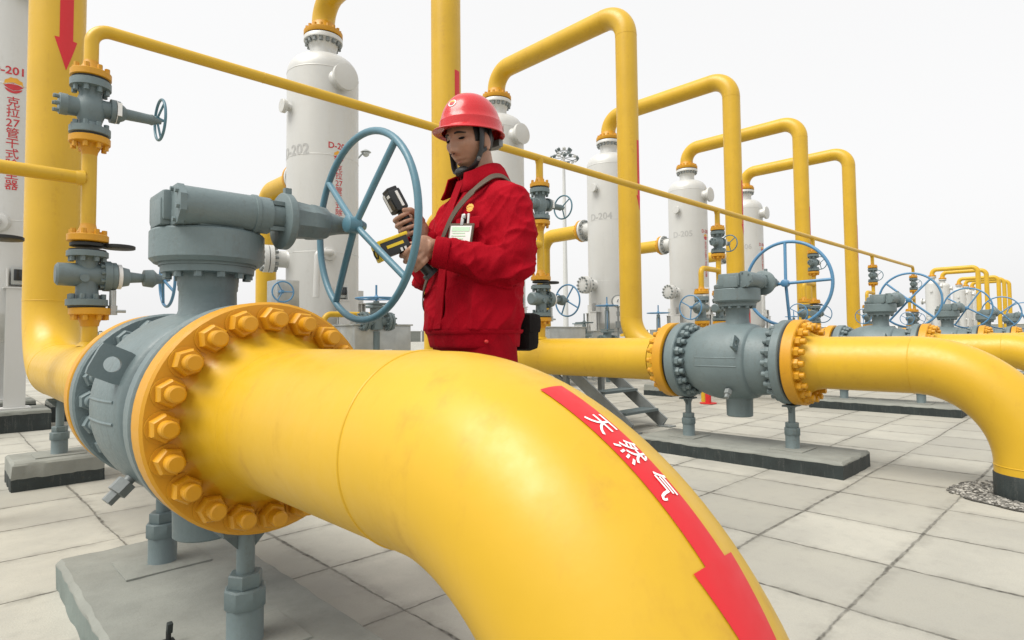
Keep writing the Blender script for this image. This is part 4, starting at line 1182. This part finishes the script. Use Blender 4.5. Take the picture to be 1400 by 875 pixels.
for v, n_ in zip(jme.vertices, nrm):
    w = ROTM.transposed() @ (v.co - MB0)
    big = noise.noise(w * 5.0) * .010
    r1 = 1 - abs(noise.noise(V((w.x * 8.5, w.y * 8.5, w.z * 3.2 + 3 * w.y))))
    r2 = 1 - abs(noise.noise(V((w.x * 6 + 3, w.y * 12 + w.z * 7, w.z * 12))))
    tl, dl = seg_f(w, SH_L, EL_L); t2, d2 = seg_f(w, EL_L, WR_L); t3, d3 = seg_f(w, SH_R, EL_R); t4, d4 = seg_f(w, EL_R, WR_R)
    arm = max(0, 1 - min(dl, d2, d3, d4) / .125)
    arm = min(1, arm * 2.2)
    ridge = (r1 ** 7) * .017 * (1 - arm) * min(1, max(0, (1.40 - w.z) / .1)) + (r2 ** 6) * .015 * arm * min(1, max(0, (1.40 - w.z) / .10))
    r3 = 1 - abs(noise.noise(V((w.x * 15 + w.z * 10, w.y * 15 - w.z * 8, w.z * 9))))
    ridge += (r3 ** 8) * .0045 * min(1, max(0, (1.42 - w.z) / .08))
    # crumples in the crook of the elbow and above the waistband
    crook = g_((w - EL_L).length, .10) + g_((w - EL_R).length, .10)
    ridge += crook * .010 * sin(55 * (w.z * .8 + w.x * .7) + 3 * noise.noise(w * 12))
    waist = g_(w.z - .93, .07) * (1 - arm)
    ridge += waist * .007 * sin(46 * atan2(w.y, w.x - .04) / 6.28 * 1.0 + 5 * noise.noise(w * 6))
    hem = 1 if w.z > .868 else .15
    v.co += n_ * ((ridge - .006) * hem + big * hem)
jo = part(finish(jme, [M['jacket']], V((UB, VB, 0))), 'jacket', None, man)
# waistband seam, button, placket
mb = MB(); prev = None
for i in range(65):
    q = 2 * pi * i / 64; mb_v = mb.ring([lw(tor(.855, q, .004)), lw(tor(.862, q, .0065)), lw(tor(.869, q, .004))])
    if prev:
        for j in range(2): mb.face((prev[j], prev[j + 1], mb_v[j + 1], mb_v[j]))
    prev = mb_v
part(mb, 'waistband_seam', M['jacket'], jo)
mb = MB(); c = tor(.828, radians(64), .010); mb.sphere(lw(c), .008, (1, 1, .9), 12, 8); part(mb, 'button', M['red'], jo)
mb = MB(); prev = None
for i in range(22):
    z = 1.425 - .55 * i / 21; qc = radians(3)
    w_ = .024 / max(.08, sec(z)[1])
    vs = mb.ring([lw(tor(z, qc - w_, .004)), lw(tor(z, qc - w_, .009)), lw(tor(z, qc + w_, .009)), lw(tor(z, qc + w_, .004))])
    if prev:
        for j in range(3): mb.face((prev[j], prev[j + 1], vs[j + 1], vs[j]))
    prev = vs
part(mb, 'placket', M['jacket'], jo)
# collar: stand and fold, open in front
mb = MB(); rows = [(.068, 1.425), (.070, 1.455), (.072, 1.474), (.078, 1.479), (.088, 1.466), (.100, 1.440), (.114, 1.408)]
prev = None
for i in range(41):
    q = radians(30 + 300 * i / 40); ed = min(i, 40 - i); fl = g_(ed, 5)
    vs = []
    for k, (r_, z) in enumerate(rows):
        rr = r_ + (.020 * fl if k > 3 else 0); cxx = -.004 + .012 * fl; zz = z - fl * (.030 if k > 0 else 0) - (.018 * fl if k > 4 else 0) + .014 * (1 - cos(q)) / 2
        vs.append(lw((cxx + rr * cos(q) * 1.02, rr * sin(q) * 1.06, zz)))
    vs = mb.ring(vs)
    if prev:
        for k in range(len(rows) - 1): mb.face((prev[k], prev[k + 1], vs[k + 1], vs[k]))
    prev = vs
co = part(mb, 'collar', M['jacket'], jo)
md = co.modifiers.new('thick', 'SOLIDIFY'); md.thickness = .006; md.offset = 0
mb = MB(); mb.tube([lw((.060, 0, 1.44)), lw((.072, 0, 1.40)), lw((.085, .004, 1.36))], [.030, .026, .012], 12, flat=(lwd((0, 1, 0)), .5)); part(mb, 'undershirt', M['lining'], jo)
for e_, w_ in ((EL_L, WR_L), (EL_R, WR_R)):
    d = (w_ - e_).normalized(); mb = MB(); mb.lathe([(-.045, .051), (-.040, .0545), (.004, .0535), (.007, .050), (.004, .040), (-.03, .036)], lw(w_), lwd(d), 28, caps=False); part(mb, 'cuff', M['jacket'], jo)
# chest pocket flap and emblem pin
mb = MB(); prev = None
for i in range(9):
    q = radians(22 + 26 * i / 8); vs = mb.ring([lw(tor(1.262, q, .010)), lw(tor(1.258, q, .018)), lw(tor(1.222 - .010 * sin(pi * i / 8), q, .017)), lw(tor(1.220 - .010 * sin(pi * i / 8), q, .010))])
    if prev:
        for j in range(3): mb.face((prev[j], prev[j + 1], vs[j + 1], vs[j]))
    prev = vs
part(mb, 'pocket_flap', M['jacket'], jo)
def patch(z0, q0, off):
    r_ = sec(z0)[1]
    return lambda X, Y: lw(tor(z0 + Y, q0 - X / r_, off)) if False else lw(tor(z0 + Y, q0 + X / r_, off))
mb = MB(); emblem(mb, patch(1.295, radians(36), .016), .015); part(mb, 'emblem', [M['logo_yellow'], M['logo_yellow']], jo, sharp=0)

# trousers and boots (behind the big pipe)
tr = MB()
for s in (-1, 1): limb(tr, [(.035, s * .095, .86), (.03, s * .105, .70), (.02, s * .11, .48), (-.005, s * .115, .25), (-.015, s * .115, .09)], [.104, .104, .090, .082, .085], 24)
tr.sphere(lw((.028, 0, .82)), 1, (.130, .180, .11), 24, 14)
tme = remesh(tr, 'trousers', .010, 4)
part(finish(tme, [M['trouser']], V((UB, VB, 0))), 'trousers', None, man)
for s in (-1, 1):
    mb = MB(); mb.sphere(lw((.05, s * .118, .05)), 1, (.150, .052, .055), 20, 12); mb.cyl(lw((-.03, s * .115, .03)), lw((-.02, s * .115, .16)), .058, 18); mb.box(lw((.045, s * .118, .012)), (.28, .095, .024), bev=.008)
    part(mb, 'boot', M['lining'], man)

# hard hat
KC = HC + V((-.004, 0, .050)); KR = Matrix.Rotation(HY * .8, 3, 'Z') @ Matrix.Rotation(radians(3.5), 3, 'Y')
def hat(q, e, off=0.0):
    """shell point: bearing q, elevation e (0 rim .. pi/2 crown)"""
    c, s = cos(e), sin(e)
    k = 1 + .018 * exp(-(sin(q) / .16) ** 2) * sin(2 * e) * .9
    p = V((cos(q) * (.123 + off) * c ** .86 * k, sin(q) * (.106 + off) * c ** .86 * k, (.130 + off) * s ** 1.02 * (1 + .012 * exp(-(sin(q) * c / .12) ** 2))))
    return lw(KC + KR @ p)
mb = MB(); N = 72
def hring(fn): return mb.ring([fn(2 * pi * j / N) for j in range(N)])
def rim(r_add, z, peak):
    def f(q):
        pk = peak * max(0, cos(q)) ** 2.2 + .25 * peak * max(0, -cos(q)) ** 3
        return lw(KC + KR @ V((cos(q) * (.123 + r_add + pk), sin(q) * (.106 + r_add + pk * .35), z - pk * .10)))
    return f
rows = [rim(-.004, -.020, 0), rim(.008, -.026, .036), rim(.0105, -.0235, .037), rim(.008, -.020, .035), rim(.0055, -.008, 0), rim(.0038, .010, 0), rim(.0030, .020, 0), rim(.0006, .0225, 0)]
prev = None
for f in rows:
    vs = hring(f)
    if prev: mb.skin(prev, vs)
    prev = vs
for i in range(1, 15):
    e = radians(13) + (pi / 2 - radians(13)) * i / 15
    vs = hring(lambda q: hat(q, e)); mb.skin(prev, vs); prev = vs
mb.face(prev)
hh = part(mb, 'hard_hat', M['helmet'], man, sharp=30)
def hatpatch(q0, e0):
    return lambda X, Y: hat(q0 + X / (.12 * cos(e0)), e0 + Y / .135, .0018)
mb = MB(); 
vs = mb.ring([hatpatch(radians(10), radians(34))(cos(i * pi / 12) * .017, sin(i * pi / 12) * .017) for i in range(24)]); c_ = mb.bm.verts.new(hatpatch(radians(10), radians(34))(0, 0))
for i in range(24): mb.face((c_, vs[i], vs[(i + 1) % 24]))
part(mb, 'badge_disc', M['white'], hh, sharp=0)
mb = MB(); emblem(mb, lambda X, Y: hat(radians(10) + X / (.12 * cos(radians(34))), radians(34) + Y / .135, .0030), .0125); part(mb, 'emblem', [M['logo_yellow'], M['red_letter']], hh, sharp=0)
mb = MB()
vs = [[mb.bm.verts.new(lw(KC + KR @ V((cos(q) * .1315, sin(q) * .1145, z)))) for z in (-.008, .006, .020)] for q in [radians(136 + 2.5 * i) for i in range(9)]]
for i in range(8):
    for j in range(2): mb.face((vs[i][j], vs[i][j + 1], vs[i + 1][j + 1], vs[i + 1][j]))
part(mb, 'size_label', M['white'], hh, sharp=0)
mb = MB()
for i in range(3): mb.box(lw(KC + KR @ V((-.118 - .006 * i, .018 * (1 - i), -.040))), (.022, .05, .028), Matrix.Rotation(.2 * i, 3, 'Z'), bev=.004)
part(mb, 'size_knob', M['steel'], hh)
mb = MB()
for s in (-1, 1):
    p = [(.020, s * .086, .045), (.022, s * .083, .010), (.030, s * .074, -.045), (.052, s * .055, -.090), (.074, s * .030, -.110), (.082, s * .010, -.116)]
    mb.tube([head_w(V(q)) for q in p], .0150, 10, flat=(lwd(HR @ V((1, .15 * s, .25))), .32))
    mb.tube([head_w(V(q)) for q in [(-.035, s * .080, .045), (-.026, s * .080, -.004), (.006, s * .077, -.040), (.030, s * .073, -.050)]], .007, 8, flat=(lwd(HR @ V((1, 0, .25))), .4))
mb.sphere(head_w((.070, 0, -.108)), 1, (.026, .034, .021), 20, 12, ROTM @ HR)
st = part(mb, 'chin_strap', M['dev_black'], hh)
mb = MB(); mb.box(head_w((.046, .066, -.072)), (.016, .010, .016), Matrix.Rotation(.6, 3, 'X'), bev=.003); part(mb, 'strap_buckle', M['steel'], hh)

# things he holds and carries
gp = lambda a_, f_, s_: lw(G_L + A_L * a_ + FL_ * f_ + SL_ * s_)
FL_ = F_L.normalized(); SL_ = A_L.cross(FL_).normalized(); SL_ = SL_ if SL_.y > 0 else -SL_; UL_ = FL_.cross(SL_).normalized(); UL_ = UL_ if UL_.z > 0 else -UL_
t = thing('thermometer_gun', 'yellow and black infrared thermometer gun in his lower hand', 'thermometer', tuple(lw(G_L)))
gr = Matrix((lwd(FL_), lwd(SL_), lwd(UL_))).transposed()
top = G_L + A_L * .058 + FL_ * .040
mb = MB(); mb.tube([lw(G_L + A_L * .06), lw(G_L), lw(G_L - A_L * .075)], [.019, .017, .019], 16); mb.box(lw(G_L - A_L * .080), (.048, .036, .016), Matrix((lwd(FL_ - A_L * FL_.dot(A_L)).normalized(), lwd(SL_), lwd(A_L))).transposed(), bev=.004); part(mb, 'handle', M['dev_black'], t)
mb = MB(); mb.box(lw(top), (.108, .048, .054), gr, bev=.009); part(mb, 'casing', M['dev_black'], t)
mb = MB(); mb.box(lw(top + UL_ * .028 - FL_ * .002), (.114, .051, .011), gr, bev=.004); mb.box(lw(top + SL_ * .0255 + UL_ * .004), (.062, .004, .010), gr); part(mb, 'yellow_cover', M['dev_yellow'], t)
mb = MB(); mb.box(lw(top + FL_ * .056 - UL_ * .002), (.016, .052, .060), gr, bev=.006); part(mb, 'nose', M['dev_yellow'], t)
mb = MB(); mb.lathe([(0, .016), (.004, .016), (.004, .012), (.0, .011)], lw(top + FL_ * .0635 - UL_ * .004), lwd(FL_), 20); part(mb, 'lens', M['screen'], t)
mb = MB(); mb.box(lw(top + SL_ * .026 - UL_ * .018 - FL_ * .03), (.008, .003, .012), gr); mb.box(lw(top + SL_ * .026 - UL_ * .018 - FL_ * .015), (.008, .003, .012), gr); part(mb, 'markings', M['white'], t)

t = thing('gas_detector', 'black hand-held gas detector with a silver stripe in his raised hand', 'detector', tuple(lw(G_R)))
FR_ = (F_R - A_R * F_R.dot(A_R)).normalized(); SR_ = A_R.cross(FR_).normalized(); dr = Matrix((lwd(FR_), lwd(SR_), lwd(A_R))).transposed()
hd = G_R + A_R * .090 + FR_ * .004
mb = MB(); mb.tube([lw(G_R + A_R * .06), lw(G_R - A_R * .075)], .017, 16); part(mb, 'handle', M['dev_black'], t)
mb = MB(); mb.box(lw(hd), (.050, .066, .080), dr, bev=.010); mb.box(lw(hd + A_R * .043), (.040, .052, .014), dr, bev=.005); part(mb, 'casing', M['dev_black'], t)
mb = MB(); mb.box(lw(hd + FR_ * .0255 + A_R * .004 - SR_ * .012), (.003, .012, .062), dr); mb.box(lw(hd + FR_ * .0258 + SR_ * .016 + A_R * .02), (.003, .018, .010), dr)
mb.box(lw(hd + SR_ * .0338 - FR_ * .004), (.010, .003, .058), dr); mb.box(lw(hd - SR_ * .0338 - FR_ * .004), (.010, .003, .058), dr); part(mb, 'silver_stripe', M['white'], t)
mb = MB(); mb.box(lw(hd + FR_ * .0256 + SR_ * .012 - A_R * .012), (.002, .026, .034), dr); part(mb, 'screen', M['screen'], t)

t = thing('identity_badge', 'pale green identity card in a dark holder clipped on his red chest', 'badge', tuple(lw(tor(1.205, radians(31), .02))))
q0 = radians(31); off = .024
n_ = V((cos(q0) * 1.15, sin(q0), 0)).normalized(); sx_ = V((-n_.y, n_.x, 0)); bc = tor(1.200, q0, off + .006)
br = Matrix((lwd(sx_), V((0, 0, 1)), lwd(n_))).transposed() @ Matrix.Rotation(radians(-5), 3, 'Z') @ Matrix.Rotation(radians(-8), 3, 'X')
bw = lambda x, y, z=0: lw(bc) + br @ V((x, y, z))
mb = MB(); mb.box(bw(0, 0), (.098, .076, .005), br, bev=.002); part(mb, 'holder', M['brown'], t)
mb = MB(); mb.box(bw(0, -.002, .0035), (.084, .060, .002), br); part(mb, 'card', M['white'], t)
mb = MB(); mb.box(bw(0, .016, .005), (.07, .015, .001), br)
for i, w_ in enumerate((.05, .055, .04)): mb.box(bw(-.006, .002 - .010 * i, .005), (w_, .004, .001), br)
part(mb, 'print', M['green_card'], t)
mb = MB(); mb.box(bw(0, .045, .002), (.012, .030, .006), br, bev=.002); mb.box(bw(.006, .062, .004), (.010, .016, .010), br, bev=.002); part(mb, 'clip', M['galv'], t)
t = thing('pen_set', 'two pens clipped in his chest pocket above the card', 'pens', tuple(lw(tor(1.26, radians(33), .02))))
for dq, m in ((0, 'white'), (3.2, 'lining'), (6.5, 'white')):
    mb = MB(); A, B = tor(1.222, radians(30 + dq), .020), tor(1.272, radians(30 + dq), .022); mb.cyl(lw(A), lw(B), .0042, 10); part(mb, 'pen', M[m], t)

# shoulder bag: strap across the chest, bag behind the hip
t = thing('shoulder_bag', 'black shoulder bag behind his hip on a brown strap crossing the chest', 'bag', tuple(lw((-.16, .12, .84))))
path = [(1.06, 182, .02), (1.20, 160, .018), (1.33, 135, .018), (1.415, 105, .020), (1.425, 80, .022), (1.395, 55, .020), (1.34, 32, .018), (1.28, 17, .019), (1.20, 5, .020), (1.12, -8, .020), (1.02, -28, .022), (.95, -60, .022), (.92, -100, .022), (.92, -150, .022), (.93, -185, .03)]
mb = MB(); prev = None; pts = [tor(z, radians(q), o) for z, q, o in path]
fine = []
for i in range(len(pts) - 1):
    p0, p1, p2, p3 = pts[max(0, i - 1)], pts[i], pts[i + 1], pts[min(len(pts) - 1, i + 2)]
    for k in range(8):
        f = k / 8; fine.append(.5 * ((2 * p1) + (p2 - p0) * f + (2 * p0 - 5 * p1 + 4 * p2 - p3) * f * f + (3 * p1 - p0 - 3 * p2 + p3) * f ** 3))
for i, p in enumerate(fine):
    tg = (fine[min(i + 1, len(fine) - 1)] - fine[max(0, i - 1)]).normalized(); cz = sec(p.z); n_ = V(((p.x - cz[0]) / cz[2] ** 2, (p.y) / cz[1] ** 2, .0 if p.z < 1.36 else 8.0)).normalized(); sd = tg.cross(n_).normalized() * .0105
    vs = mb.ring([lw(p - sd), lw(p - sd + n_ * .004), lw(p + sd + n_ * .004), lw(p + sd)])
    if prev: mb.skin(prev, vs)
    prev = vs
part(mb, 'strap', M['brown'], t)
mb = MB(); mb.box(lw((-.135, .080, .860)), (.075, .12, .14), Matrix.Rotation(.15, 3, 'Z'), bev=.03); part(mb, 'bag_body', M['lining'], t)
mb = MB(); mb.box(lw((-.137, .080, .892)), (.083, .13, .08), Matrix.Rotation(.15, 3, 'Z'), bev=.025); part(mb, 'flap', M['lining'], t)
